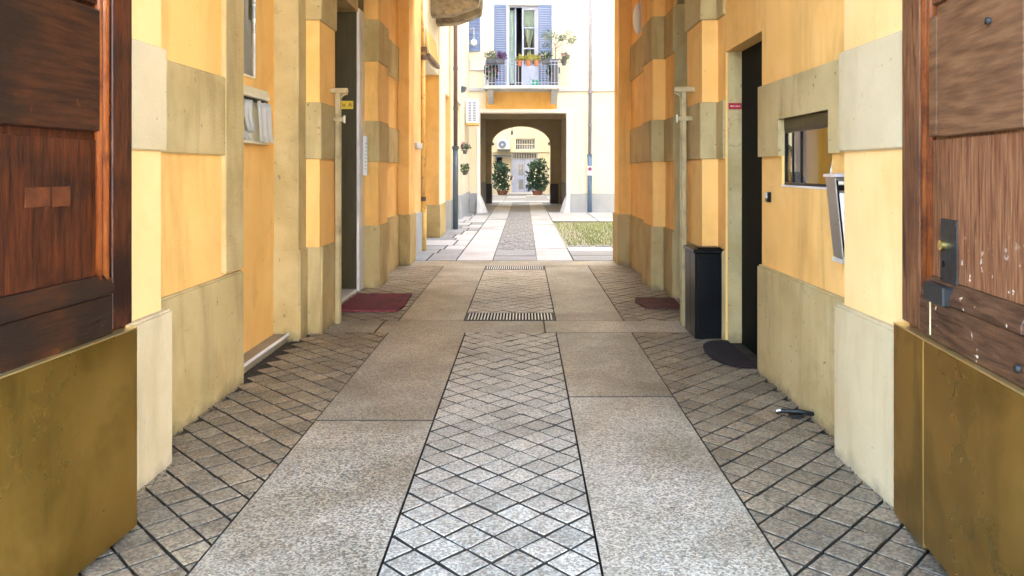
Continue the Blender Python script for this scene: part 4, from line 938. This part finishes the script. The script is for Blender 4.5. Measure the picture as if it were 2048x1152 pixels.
# archway tunnel
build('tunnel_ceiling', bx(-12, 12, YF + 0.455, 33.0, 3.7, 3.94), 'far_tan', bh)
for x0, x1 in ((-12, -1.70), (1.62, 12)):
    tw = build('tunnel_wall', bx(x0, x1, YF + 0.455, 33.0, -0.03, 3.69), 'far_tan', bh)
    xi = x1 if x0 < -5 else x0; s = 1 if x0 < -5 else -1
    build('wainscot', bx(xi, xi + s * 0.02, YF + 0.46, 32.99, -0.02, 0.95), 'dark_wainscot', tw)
build('tunnel_floor', bx(-1.71, 1.63, YF + 0.001, 33.4, -0.08, -0.02), 'court_flag', kind='structure')
tf = bpy.data.objects['tunnel_floor']
for a, c in ((26.05, 28.0), (28.0, 30.0), (30.0, 32.0), (32.0, 33.4)):
    slab(-1.12, -0.52, a, c, 'court_slab', tf, z=-0.002, g=0.01); slab(0.20, 0.80, a, c, 'court_slab', tf, z=-0.002, g=0.01)
# beam inside
build('tunnel_beam', bx(-1.69, 1.61, 29.0, 29.4, 3.45, 3.69), 'far_tan', bh)
YA = 33.0
AX0, AX1, ASP, AT = PX(983, YA), PX(1101, YA), PZ(289, YA), PZ(252, YA)
acx, ahw, ar = (AX0 + AX1) / 2, (AX1 - AX0) / 2, AT - ASP
pts = [(-12, -0.03), (AX0, -0.03), (AX0, ASP)] + [(acx - ahw * math.cos(math.pi * k / 24), ASP + ar * math.sin(math.pi * k / 24)) for k in range(1, 24)] + [(AX1, ASP), (AX1, -0.03), (12, -0.03), (12, 22), (-12, 22)]
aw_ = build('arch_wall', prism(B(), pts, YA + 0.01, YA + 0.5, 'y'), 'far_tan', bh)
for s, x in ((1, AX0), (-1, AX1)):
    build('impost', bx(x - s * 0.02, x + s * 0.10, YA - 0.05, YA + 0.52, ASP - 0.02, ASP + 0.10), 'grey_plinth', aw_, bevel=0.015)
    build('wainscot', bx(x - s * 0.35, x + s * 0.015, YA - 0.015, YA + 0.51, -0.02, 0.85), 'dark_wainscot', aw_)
# wheel guard stones
def guard(x, s, label):
    t = B(); n = 5; rings = []
    for j in range(7):
        q = j / 6; z = q * 0.62; wv = 0.26 * (1 - q) ** 0.8 + 0.09; dv = 0.34 * (1 - q) ** 0.7 + 0.14
        pts = [(x, YF - 0.055), (x + s * wv, YF - 0.055), (x + s * wv, YF - 0.055 - dv * 0.5), (x + s * wv * 0.6, YF - 0.055 - dv), (x, YF - 0.055 - dv)]
        rings.append([t.verts.new((p[0], p[1], z)) for p in pts])
    for j in range(6):
        for k in range(5): t.faces.new((rings[j][k], rings[j][(k + 1) % 5], rings[j + 1][(k + 1) % 5], rings[j + 1][k]))
    t.faces.new(rings[0]); t.faces.new(rings[-1])
    tag(build('wheel_guard', t, 'pale_stone', smooth=False), label, 'guard stone', 'guard stones at the archway')
guard(OX0 - 0.08, 1, 'white stone wheel guard at the left foot of the archway')
guard(OX1 + 0.10, -1, 'white stone wheel guard at the right foot of the archway')
# downpipe with sign
px_ = PX(1179, YF)
pipe('downpipe', 'slim grey downpipe turning blue low down on the back house', 'downpipe',
     [([(px_, YF - 0.10, 0.0), (px_, YF - 0.10, PZ(312, YF))], 0.075, 'pipe_blue', 'lower_pipe'), ([(px_, YF - 0.10, PZ(311, YF)), (px_ + 0.06, YF - 0.10, 9)], 0.055, 'pipe_grey', 'upper_pipe')],
     [(px_, YF - 0.10, PZ(311, YF), 0.09, 'pipe_blue'), (px_ + .02, YF - 0.10, PZ(185, YF), 0.07, 'pipe_grey'), (px_ + .01, YF - 0.10, PZ(250, YF), 0.07, 'pipe_grey'), (px_ + .03, YF - 0.10, PZ(148, YF), 0.07, 'pipe_grey')])
ns = thing('parking_sign', 'small white prohibition sign strapped to the slim downpipe', 'sign', (px_, YF - 0.19, PZ(350, YF)))
build('plate', bx(px_ - 0.085, px_ + 0.085, YF - 0.20, YF - 0.19, PZ(351, YF), PZ(332, YF)), 'white_metal', ns)
zc = PZ(338, YF)
b = B(); tube(b, [(px_, YF - 0.201, zc), (px_, YF - 0.204, zc)], 0.065, 20); build('ring', b, 'ink_red', ns)
b = B(); tube(b, [(px_, YF - 0.2045, zc), (px_, YF - 0.206, zc)], 0.050, 20); build('disc', b, 'ink_blue', ns)
b = bx(-0.055, 0.055, -0.001, 0.001, -0.009, 0.009); bmesh.ops.rotate(b, verts=b.verts, matrix=Matrix.Rotation(R(45), 3, 'Y')); bmesh.ops.translate(b, verts=b.verts, vec=(px_, YF - 0.2075, zc)); build('slash', b, 'ink_red', ns)
build('band', bx(px_ - 0.08, px_ + 0.08, YF - 0.189, YF - 0.17, PZ(346, YF), PZ(344, YF)), 'iron', ns)

# balcony
BZ0, BZ1 = PZ(178, 25.2), PZ(171, 25.2)
bx0, bx1 = PX(970, 25.2), PX(1117, 25.2); BYF = 25.15
build('balcony_slab', bx(bx0 - 0.03, bx1 + 0.03, BYF - 0.04, YF - 0.001, BZ0, BZ1), 'pale_stone', bh, bevel=0.01)
for px in (980, 1109):
    x = PX(px, 25.2)
    br = build('balcony_bracket', prism(B(), [(YF - 0.002, BZ0 - 0.45), (YF - 0.30, BZ0 - 0.34), (YF - 0.62, BZ0 - 0.16), (YF - 0.70, BZ0 - 0.002), (YF - 0.002, BZ0 - 0.002)], x - 0.10, x + 0.10, 'x'), 'pale_stone', bh, bevel=0.015)
rt = PZ(121, 25.15)
rail = build('railing', bx(bx0, bx1, BYF, BYF + 0.035, rt - 0.03, rt), 'rail_white', bh)
build('bottom_bar', bx(bx0, bx1, BYF + 0.005, BYF + 0.03, BZ1 + 0.08, BZ1 + 0.10), 'rail_white', rail)
build('mid_bar', bx(bx0, bx1, BYF + 0.005, BYF + 0.03, rt - 0.14, rt - 0.12), 'rail_white', rail)
for s in (bx0, bx1 - 0.03): build('side_bar', bx(s, s + 0.03, BYF + 0.036, YF - 0.002, rt - 0.03, rt), 'rail_white', rail)
nb_ = 22
for i in range(nb_ + 1):
    x = bx0 + 0.015 + (bx1 - bx0 - 0.03) * i / nb_
    build('baluster', tube(B(), [(x, BYF + 0.017, BZ1), (x, BYF + 0.017, rt - 0.031)], 0.015 if i in (0, nb_) else 0.011, 6), 'rail_white', rail)
for xx in (bx0 + 0.015, bx1 - 0.015):
    for i in range(1, 5): build('baluster', tube(B(), [(xx, BYF + 0.017 + i * 0.17, BZ1), (xx, BYF + 0.017 + i * 0.17, rt - 0.031)], 0.011, 6), 'rail_white', rail)

# french window
fwn = thing('french_window', 'french window with blue louvred shutters above the archway balcony', 'window', ((WX0 + WX1) / 2, YF + 0.1, WB))
def shutter(t, x0, x1, z0, z1, y=YF - 0.05, n=34):
    f = build('shutter', holed_wall(B(), x0, x1, z0, z1, y, y + 0.045, [(x0 + 0.05, x1 - 0.05, z0 + 0.07, z0 + (z1 - z0) * 0.30), (x0 + 0.05, x1 - 0.05, z0 + (z1 - z0) * 0.33, z1 - 0.07)]), 'blue_shutter', t)
    for (a, c, k) in ((z0 + 0.07, z0 + (z1 - z0) * 0.30, int(n * 0.3)), (z0 + (z1 - z0) * 0.33, z1 - 0.07, int(n * 0.7))):
        for i in range(k):
            zc = a + (c - a) * (i + 0.5) / k; hh = (c - a) / k * 0.5
            build('slat', prism(B(), [(y + 0.006, zc - hh), (y + 0.014, zc - hh), (y + 0.038, zc + hh * 0.8), (y + 0.030, zc + hh * 0.8)], x0 + 0.051, x1 - 0.051, 'x'), 'blue_shutter', f)
shutter(fwn, PX(988, YF), WX0 - 0.03, WB + 0.02, WT + 0.02)
shutter(fwn, WX1 + 0.005, PX(1104, YF), WB + 0.02, WT + 0.02)
b = B()
for a in ((WX0, WX0 + 0.07, WB, WT), (WX1 - 0.07, WX1, WB, WT), (WX0 + 0.071, WX1 - 0.071, WT - 0.06, WT)): box(b, a[0], a[1], YF + 0.12, YF + 0.2, a[2], a[3])
build('frame', b, 'blue_white', fwn)
xm = PX(1044, YF)
def leafw(x0, x1, y, rot=0):
    rails = [WB + 0.75, WB + 1.25, WB + 2.0]
    hs = []; zz = [WB + 0.72] + [WB + 1.33, WB + 2.05] + [WT - 0.14]
    for a, c in zip(zz, zz[1:]): hs.append((x0 + 0.06, x1 - 0.05, a + 0.03, c - 0.01))
    f = build('casement', holed_wall(B(), x0, x1, WB + 0.01, WT - 0.065, y, y + 0.05, hs), 'blue_white', fwn)
    for h in hs: build('pane', bx(h[0] + .001, h[1] - .001, y + 0.02, y + 0.025, h[2] + .001, h[3] - .001), 'glass', f)
leafw(xm, WX1 - 0.072, YF + 0.12)
# left casement swung into the room, seen nearly edge on
b = B(); box(b, WX0 + 0.24, WX0 + 0.30, YF + 0.21, YF + 0.62, WB + 0.01, WT - 0.07); build('open_casement', b, 'blue_white', fwn)
def cloth(name, t, x0, x1, y, m, tie):
    b = B(); n = 16; rows = []
    for j in range(13):
        q = j / 12; z = WT - 0.12 - (WT - WB - 0.25) * q
        k = 1 - 0.78 * math.exp(-((q - 0.52) / 0.17) ** 2) if tie else 1
        cx = (x0 + x1) / 2
        rows.append([b.verts.new((cx + (x0 + (x1 - x0) * i / n - cx) * k, y + 0.02 * math.sin(i * 1.9), z)) for i in range(n + 1)])
    for j in range(12):
        for i in range(n): b.faces.new((rows[j][i], rows[j][i + 1], rows[j + 1][i + 1], rows[j + 1][i]))
    bmesh.ops.solidify(b, geom=b.faces[:], thickness=0.003)
    build(name, b, m, t, smooth=True)
cloth('curtain', fwn, xm + 0.07, WX1 - 0.13, YF + 0.24, 'teal_cloth', True)
cloth('curtain', fwn, WX0 + 0.08, WX0 + 0.22, YF + 0.24, 'teal_cloth', False)

# closed shutters of the left back window
sw = thing('shuttered_window', 'closed blue louvred shutters left of the balcony', 'window', (-1.75, YF, PZ(104, YF)))
shutter(sw, PX(936, YF), PX(961, YF), PZ(103, YF), PZ(-10, YF), n=36)
ln = thing('lantern', 'round white hanging lantern in front of the closed shutters', 'lantern', (PX(948, 25.6), 25.6, PZ(92, 25.6)))
lx, lz = PX(948, 25.6), PZ(85, 25.6)
b = B(); bmesh.ops.create_uvsphere(b, u_segments=16, v_segments=10, radius=0.11); bmesh.ops.translate(b, verts=b.verts, vec=(lx, 25.6, lz)); build('globe', b, 'lamp_glass', ln, smooth=True)
build('bracket', tube(B(), [(lx, 25.6, lz + 0.10), (lx, 25.6, lz + 0.5), (lx - 0.1, 25.75, lz + 0.52), (lx - 0.15, YF - 0.052, lz + 0.5)], 0.012, 6), 'white_metal', ln)
# white conduit on the facade
build('conduit', tube(B(), [(PX(941, YF), YF - 0.03, PZ(120, YF)), (PX(941, YF), YF - 0.03, PZ(140, YF)), (PX(970, YF), YF - 0.03, PZ(140, YF))], 0.03, 8), 'pale_stone', fw)

# balcony plants
def pot(t, x, y, z, r, h, m): return build('pot', lathe(B(), x, y, [(r * 0.72, z), (r, z + h), (r * 1.08, z + h), (r * 1.08, z + h * 0.85 + h * 0.15 + 0.015), (r * 0.9, z + h + 0.015), (r * 0.88, z + h - 0.02)], 14), m, t, smooth=False)
def potted(name, label, px, pyb, Y, r, h, pm, lm, n, ls, rad, lift=0.0, fl=None, group='balcony plant pots'):
    x, z = PX(px, Y), PZ(pyb, Y)
    t = thing(name, label, 'potted plant', (x, Y, z), group)
    pot(t, x, Y, z, r, h, pm)
    build('foliage', leaves(B(), (x, Y, z + h + rad[2] * 0.75 + lift), rad, n, ls, shell=0.1), lm, t)
    if fl: build('flowers', leaves(B(), (x, Y, z + h + rad[2] * 0.8 + lift), rad, n // 3, ls * 0.7, shell=0.5), fl, t)
    return t
for px, lm, lab in ((1040, 'leaf_yellow', 'left one of three terracotta pots hung on the balcony rail'), (1057, 'leaf_yellow', 'middle one of three terracotta pots hung on the balcony rail'), (1073, 'leaf_yellow', 'right one of three terracotta pots hung on the balcony rail')):
    potted('potted_plant', lab, px, 132, BYF - 0.11, 0.085, 0.17, 'terracotta', lm, 90, 0.10, (0.13, 0.11, 0.10))
def planter(label, px0, px1, lm, fl, n):
    x0, x1 = PX(px0, BYF - 0.1), PX(px1, BYF - 0.1); z = PZ(129, BYF)
    t = thing('planter_box', label, 'planter', ((x0 + x1) / 2, BYF - 0.1, z), 'balcony planter boxes')
    build('trough', bx(x0, x1, BYF - 0.20, BYF - 0.01, z, z + 0.17), 'planter_dark', t, bevel=0.01)
    b = B(); leaves(b, ((x0 + x1) / 2, BYF - 0.1, z + 0.25), ((x1 - x0) / 2 + 0.06, 0.13, 0.14), n, 0.11, shell=0.05); build('foliage', b, lm, t)
    if fl: build('flowers', leaves(B(), ((x0 + x1) / 2, BYF - 0.12, z + 0.27), ((x1 - x0) / 2 + 0.05, 0.13, 0.13), n // 3, 0.07), fl, t)
planter('dark planter box with white flowers at the balcony left end', 973, 993, 'leaf_olive', 'petal_white', 170)
planter('dark planter box with purple leaves left of the open casement', 995, 1009, 'leaf_purple', None, 150)
planter('dark planter box with green leaves under the right shutter', 1084, 1099, 'leaf_green', 'petal_white', 150)
potted('potted_plant', 'small pot with dry pinkish plant hung outside the balcony right end', 1128, 131, BYF + 0.2, 0.09, 0.13, 'planter_dark', 'leaf_olive', 80, 0.12, (0.14, 0.12, 0.15), fl='petal_pink')
build('pot_hook', bx(bx1 + 0.001, PX(1128, BYF + .2) - 0.06, BYF + 0.19, BYF + 0.21, PZ(131, BYF + .2) + 0.10, PZ(131, BYF + .2) + 0.12), 'iron', rail)
potted('potted_plant', 'large green plant standing on the balcony floor behind the left railing', 984, 172, BYF + 0.35, 0.15, 0.26, 'planter_dark', 'leaf_green', 260, 0.14, (0.22, 0.18, 0.30), fl='petal_pink')
potted('potted_plant', 'dark leafy plant standing on the balcony floor behind the right railing', 1106, 172, BYF + 0.35, 0.15, 0.26, 'planter_dark', 'leaf_dark', 260, 0.13, (0.20, 0.18, 0.30))
# small olive tree in a pot
ox, oy, oz = PX(1111, BYF + .15), BYF + 0.25, PZ(131, BYF + .15)
ot = thing('olive_tree', 'small silvery olive tree in a dark pot on the balcony right end', 'tree', (ox, oy, BZ1), None)
build('stand', bx(ox - 0.10, ox + 0.10, oy - 0.10, oy + 0.10, BZ1, oz), 'planter_dark', ot)
pot(ot, ox, oy, oz + 0.001, 0.12, 0.20, 'planter_dark')
b = B(); tube(b, [(ox, oy, oz + 0.18), (ox + 0.01, oy, oz + 0.5), (ox - 0.02, oy, oz + 0.75)], [0.016, 0.012, 0.009], 6)
tips = []
for i in range(14):
    a = i * 2.4; z0 = oz + 0.5 + 0.02 * i; l = random.uniform(0.25, 0.5)
    e = (ox + 0.08 + math.cos(a) * l * 1.1, oy + math.sin(a) * l * 0.6, z0 + random.uniform(0.15, 0.45)); tips.append(e)
    tube(b, [(ox, oy, z0), ((ox + e[0]) / 2, (oy + e[1]) / 2, z0 + 0.12), e], [0.007, 0.005, 0.003], 5)
build('trunk', b, 'bark', ot)
b = B()
for e in tips: leaves(b, e, (0.15, 0.13, 0.13), 34, 0.075, shell=0.0)
build('crown', b, 'leaf_olive', ot)
wc = thing('watering_can', 'green plastic watering can on the balcony floor', 'watering can', (PX(1070, 25.4), 25.4, BZ1))
wx, wz = PX(1070, 25.4), BZ1 + 0.001
build('body', lathe(B(), wx, 25.4, [(0.11, wz), (0.12, wz + 0.17), (0.08, wz + 0.20)], 14), 'green_plastic', wc)
build('spout', tube(B(), [(wx + 0.10, 25.4, wz + 0.05), (wx + 0.2, 25.4, wz + 0.15), (wx + 0.25, 25.4, wz + 0.25)], [0.02, 0.014, 0.018], 8), 'green_plastic', wc)
build('handle', tube(B(), [(wx - 0.11, 25.4, wz + 0.05), (wx - 0.2, 25.4, wz + 0.13), (wx - 0.14, 25.4, wz + 0.24), (wx - 0.04, 25.4, wz + 0.20)], 0.012, 8), 'green_plastic', wc)

# ================================================================== SECOND COURTYARD
YS = 45.0
build('inner_court', bx(-8, 8, 33.41, 46, -0.08, -0.01), 'court_flag', kind='structure')
ic_ = bpy.data.objects['inner_court']
for k in range(6):
    for x in (-2.0, -0.95, 0.1, 1.15): slab(x, x + 1.05, 33.6 + k * 1.9, 35.5 + k * 1.9, random.choice(('court_slab', 'court_flag')), ic_, z=0.004, g=0.02)
ih = thing('inner_house', 'pale yellow house closing the far inner courtyard behind the archway', 'house', (0, 46, 0))
ww = build('front_wall', holed_wall(B(), -8, 8, -0.03, 17, YS, YS + 0.3, [(PX(1023, YS), PX(1076, YS), 0.0, PZ(306, YS)), (PX(1030, YS), PX(1071, YS), PZ(300, YS), PZ(277, YS)), (PX(992, YS), PX(1022, YS), PZ(345, YS), PZ(313, YS))]), 'cream_far', ih)
build('room_back', bx(-7.9, 7.9, YS + 0.6, YS + 0.7, -0.03, 17), 'room_dark', ih)
build('room_lid', bx(-7.9, 7.9, YS + 0.301, YS + 0.7, 17.001, 17.1), 'room_dark', ih)
build('string_course', bx(-8, 8, YS - 0.05, YS - 0.001, PZ(304.5, YS), PZ(302.5, YS)), 'cream_far', ww)
build('side_house', bx(-8, -5, 33.52, 44.99, -0.03, 17), 'cream_far', ih)
build('side_house', bx(5, 8, 33.52, 44.99, -0.03, 17), 'cream_far', ih)
D0, D1, DT = PX(1023, YS), PX(1076, YS), PZ(306, YS)
DM = PZ(319, YS)
dd = thing('entrance_door', 'pale blue double door with barred panels beyond the archway', 'door', ((D0 + D1) / 2, YS + 0.1, 0))
xmid = (D0 + D1) / 2
g0, g1 = PX(1040, YS), PX(1053, YS)
build('leaf', holed_wall(B(), xmid - 0.02, D1 - 0.01, 0.01, DM, YS + 0.08, YS + 0.14, [(xmid + 0.6, D1 - 0.08, 0.3, 0.9)]), 'blue_white', dd)
l2 = build('leaf', holed_wall(B(), D0 + 0.01, xmid - 0.03, 0.01, DM, YS + 0.08, YS + 0.14, [(xmid - 0.36, xmid - 0.09, 0.28, 0.86), (xmid - 0.36, xmid - 0.09, 1.12, 1.78)]), 'blue_white', dd)
for zz in ((0.28, 0.86), (1.12, 1.78)):
    for i in range(4): build('bar', tube(B(), [(xmid - 0.33 + 0.07 * i, YS + 0.07, zz[0]), (xmid - 0.33 + 0.07 * i, YS + 0.07, zz[1])], 0.012, 6), 'white_metal', l2)
    build('pane', bx(xmid - 0.36, xmid - 0.09, YS + 0.10, YS + 0.11, zz[0], zz[1]), 'glass', l2)
tr = build('transom', holed_wall(B(), D0 + 0.01, D1 - 0.01, DM + 0.01, DT - 0.01, YS + 0.06, YS + 0.14, [(D0 + 0.06, D1 - 0.06, DM + 0.06, DT - 0.05)]), 'blue_white', dd)
for i in range(15): build('bar', tube(B(), [(D0 + 0.1 + 0.1 * i, YS + 0.05, DM + 0.02), (D0 + 0.1 + 0.1 * i, YS + 0.05, DT - 0.02)], 0.014, 6), 'white_metal', tr)
build('doorstep', bx(D0 - 0.1, D1 + 0.1, YS - 0.35, YS - 0.001, -0.01, 0.09), 'marble', dd, bevel=0.01)
bw = thing('barred_window', 'wide barred window above the pale blue entrance door', 'window', (0, YS, PZ(300, YS)))
w0, w1, wz0, wz1 = PX(1030, YS), PX(1071, YS), PZ(300, YS), PZ(277, YS)
build('frame', holed_wall(B(), w0, w1, wz0, wz1, YS + 0.1, YS + 0.16, [(w0 + .05, w1 - .05, wz0 + .05, (wz0 + wz1) / 2 - .02), (w0 + .05, w1 - .05, (wz0 + wz1) / 2 + .02, wz1 - .05)]), 'white_paint', bw)
build('pane', bx(w0 + .05, w1 - .05, YS + 0.12, YS + 0.13, wz0 + .05, wz1 - .05), 'glass', bw)
for i in range(12): build('bar', tube(B(), [(w0 + (w1 - w0) * (i + .5) / 12, YS + 0.04, wz0), (w0 + (w1 - w0) * (i + .5) / 12, YS + 0.04, wz1)], 0.016, 6), 'white_metal', bw)
lw_ = thing('side_window', 'small window under a dark canopy left of the pale blue door', 'window', (PX(1007, YS), YS, PZ(345, YS)))
s0, s1_, sz0, sz1 = PX(992, YS), PX(1022, YS), PZ(345, YS), PZ(313, YS)
build('canopy', bx(s0 - 0.15, s1_ + 0.05, YS - 0.5, YS - 0.001, sz1 + 0.01, sz1 + 0.09), 'pipe_slate', lw_)
build('blind', bx(PX(1004, YS), s1_ - 0.02, YS + 0.08, YS + 0.1, sz0 + 0.2, sz1 - 0.02), 'cream', lw_)
build('frame', holed_wall(B(), s0, s1_, sz0, sz1, YS + 0.12, YS + 0.17, [(s0 + .05, (s0 + s1_) / 2 - .03, sz0 + .05, sz1 - .05), ((s0 + s1_) / 2 + .03, s1_ - .05, sz0 + .05, sz1 - .05)]), 'blue_white', lw_)
ac2 = thing('air_conditioner', 'white air conditioner with round fan grille beyond the archway', 'air conditioner', (PX(1007, YS), YS - 0.2, PZ(300, YS)))
a0, a1, c0, c1 = PX(994, YS), PX(1021, YS), PZ(299, YS), PZ(280, YS)
build('case', bx(a0, a1, YS - 0.4, YS - 0.05, c0, c1), 'white_metal', ac2, bevel=0.02)
fz, fx = (c0 + c1) / 2, a0 + 0.33
build('fan_grille', tube(B(), [(fx, YS - 0.402, fz), (fx, YS - 0.41, fz)], 0.23, 20), 'blue_shutter', ac2)
build('fan_hub', tube(B(), [(fx, YS - 0.411, fz), (fx, YS - 0.42, fz)], 0.06, 12), 'white_metal', ac2)
build('bracket', bx(a0 + 0.05, a1, YS - 0.45, YS - 0.001, c0 - 0.09, c0 - 0.002), 'pipe_slate', ac2)
hl = thing('hanging_lamp', 'small dark lamp hanging below the crown of the back archway', 'lamp', (PX(1024, 33.6), 33.6, PZ(270, 33.6)))
hx = PX(1024, 33.6)
build('stem', tube(B(), [(hx, 33.58, PZ(250, 33.6)), (hx, 33.58, PZ(262, 33.6))], 0.012, 6), 'pipe_slate', hl)
build('shade', lathe(B(), hx, 33.58, [(0.03, PZ(270, 33.6)), (0.05, PZ(266, 33.6)), (0.03, PZ(261, 33.6))], 10), 'pipe_slate', hl)
build('wall_arm', bx(hx - 0.01, hx + 0.01, 33.50, 33.60, PZ(251, 33.6), PZ(250, 33.6)), 'pipe_slate', hl)
def shrub(label, px, Y, r, h):
    x = PX(px, Y); rr = random.Random(px)
    t = thing('potted_shrub', label, 'shrub', (x, Y, 0), 'potted shrubs beside the far door')
    pot(t, x, Y, 0.005, 0.33, 0.24, 'terracotta_dark')
    b = B()
    for i in range(7):
        a = i * 0.9; tube(b, [(x, Y, 0.3), (x + 0.15 * math.cos(a), Y + 0.15 * math.sin(a), 0.9), (x + r * 0.6 * math.cos(a), Y + r * .6 * math.sin(a), h * 0.85)], [0.025, 0.018, 0.008], 5)
    build('trunk', b, 'bark', t)
    b = B()
    for _ in range(36):
        a = rr.uniform(0, 6.28); q = rr.uniform(0.0, 0.85) * r; z = rr.uniform(0.35, h - 0.15)
        leaves(b, (x + q * math.cos(a), Y + q * math.sin(a), z), (0.24, 0.24, 0.22), 60, 0.16, rnd=rr, shell=0.1)
    build('crown', b, 'leaf_dark', t)
    build('flowers', leaves(B(), (x, Y - 0.05, h * 0.48), (r * 1.15, r * 1.15, h * 0.38), 90, 0.13, rnd=rr, shell=0.75), 'petal_white', t)
shrub('leafy shrub in a terracotta pot left of the pale blue door', 1005, 43.0, 0.56, 1.95)
shrub('leafy shrub in a terracotta pot right of the pale blue door', 1075, 43.0, 0.56, 2.05)

# ================================================================== BUILDINGS OUT OF FRAME THAT SHAPE THE LIGHT
rh = thing('courtyard_house', 'cream house closing the courtyard on the right beyond the lawn', 'house', (10, 19, 0))
build('wall', bx(9.5, 13, 12.51, 25.99, -0.05, 22), 'cream', rh)
build('wing', bx(9.5, 13, 3.0, 12.50, -0.05, 18), 'cream', rh)
oh = thing('street_house', 'pale house across the street behind the camera', 'house', (0, -16, 0))
build('wall', bx(-20, 20, -18, -14.5, -0.05, 6), 'cream', oh)
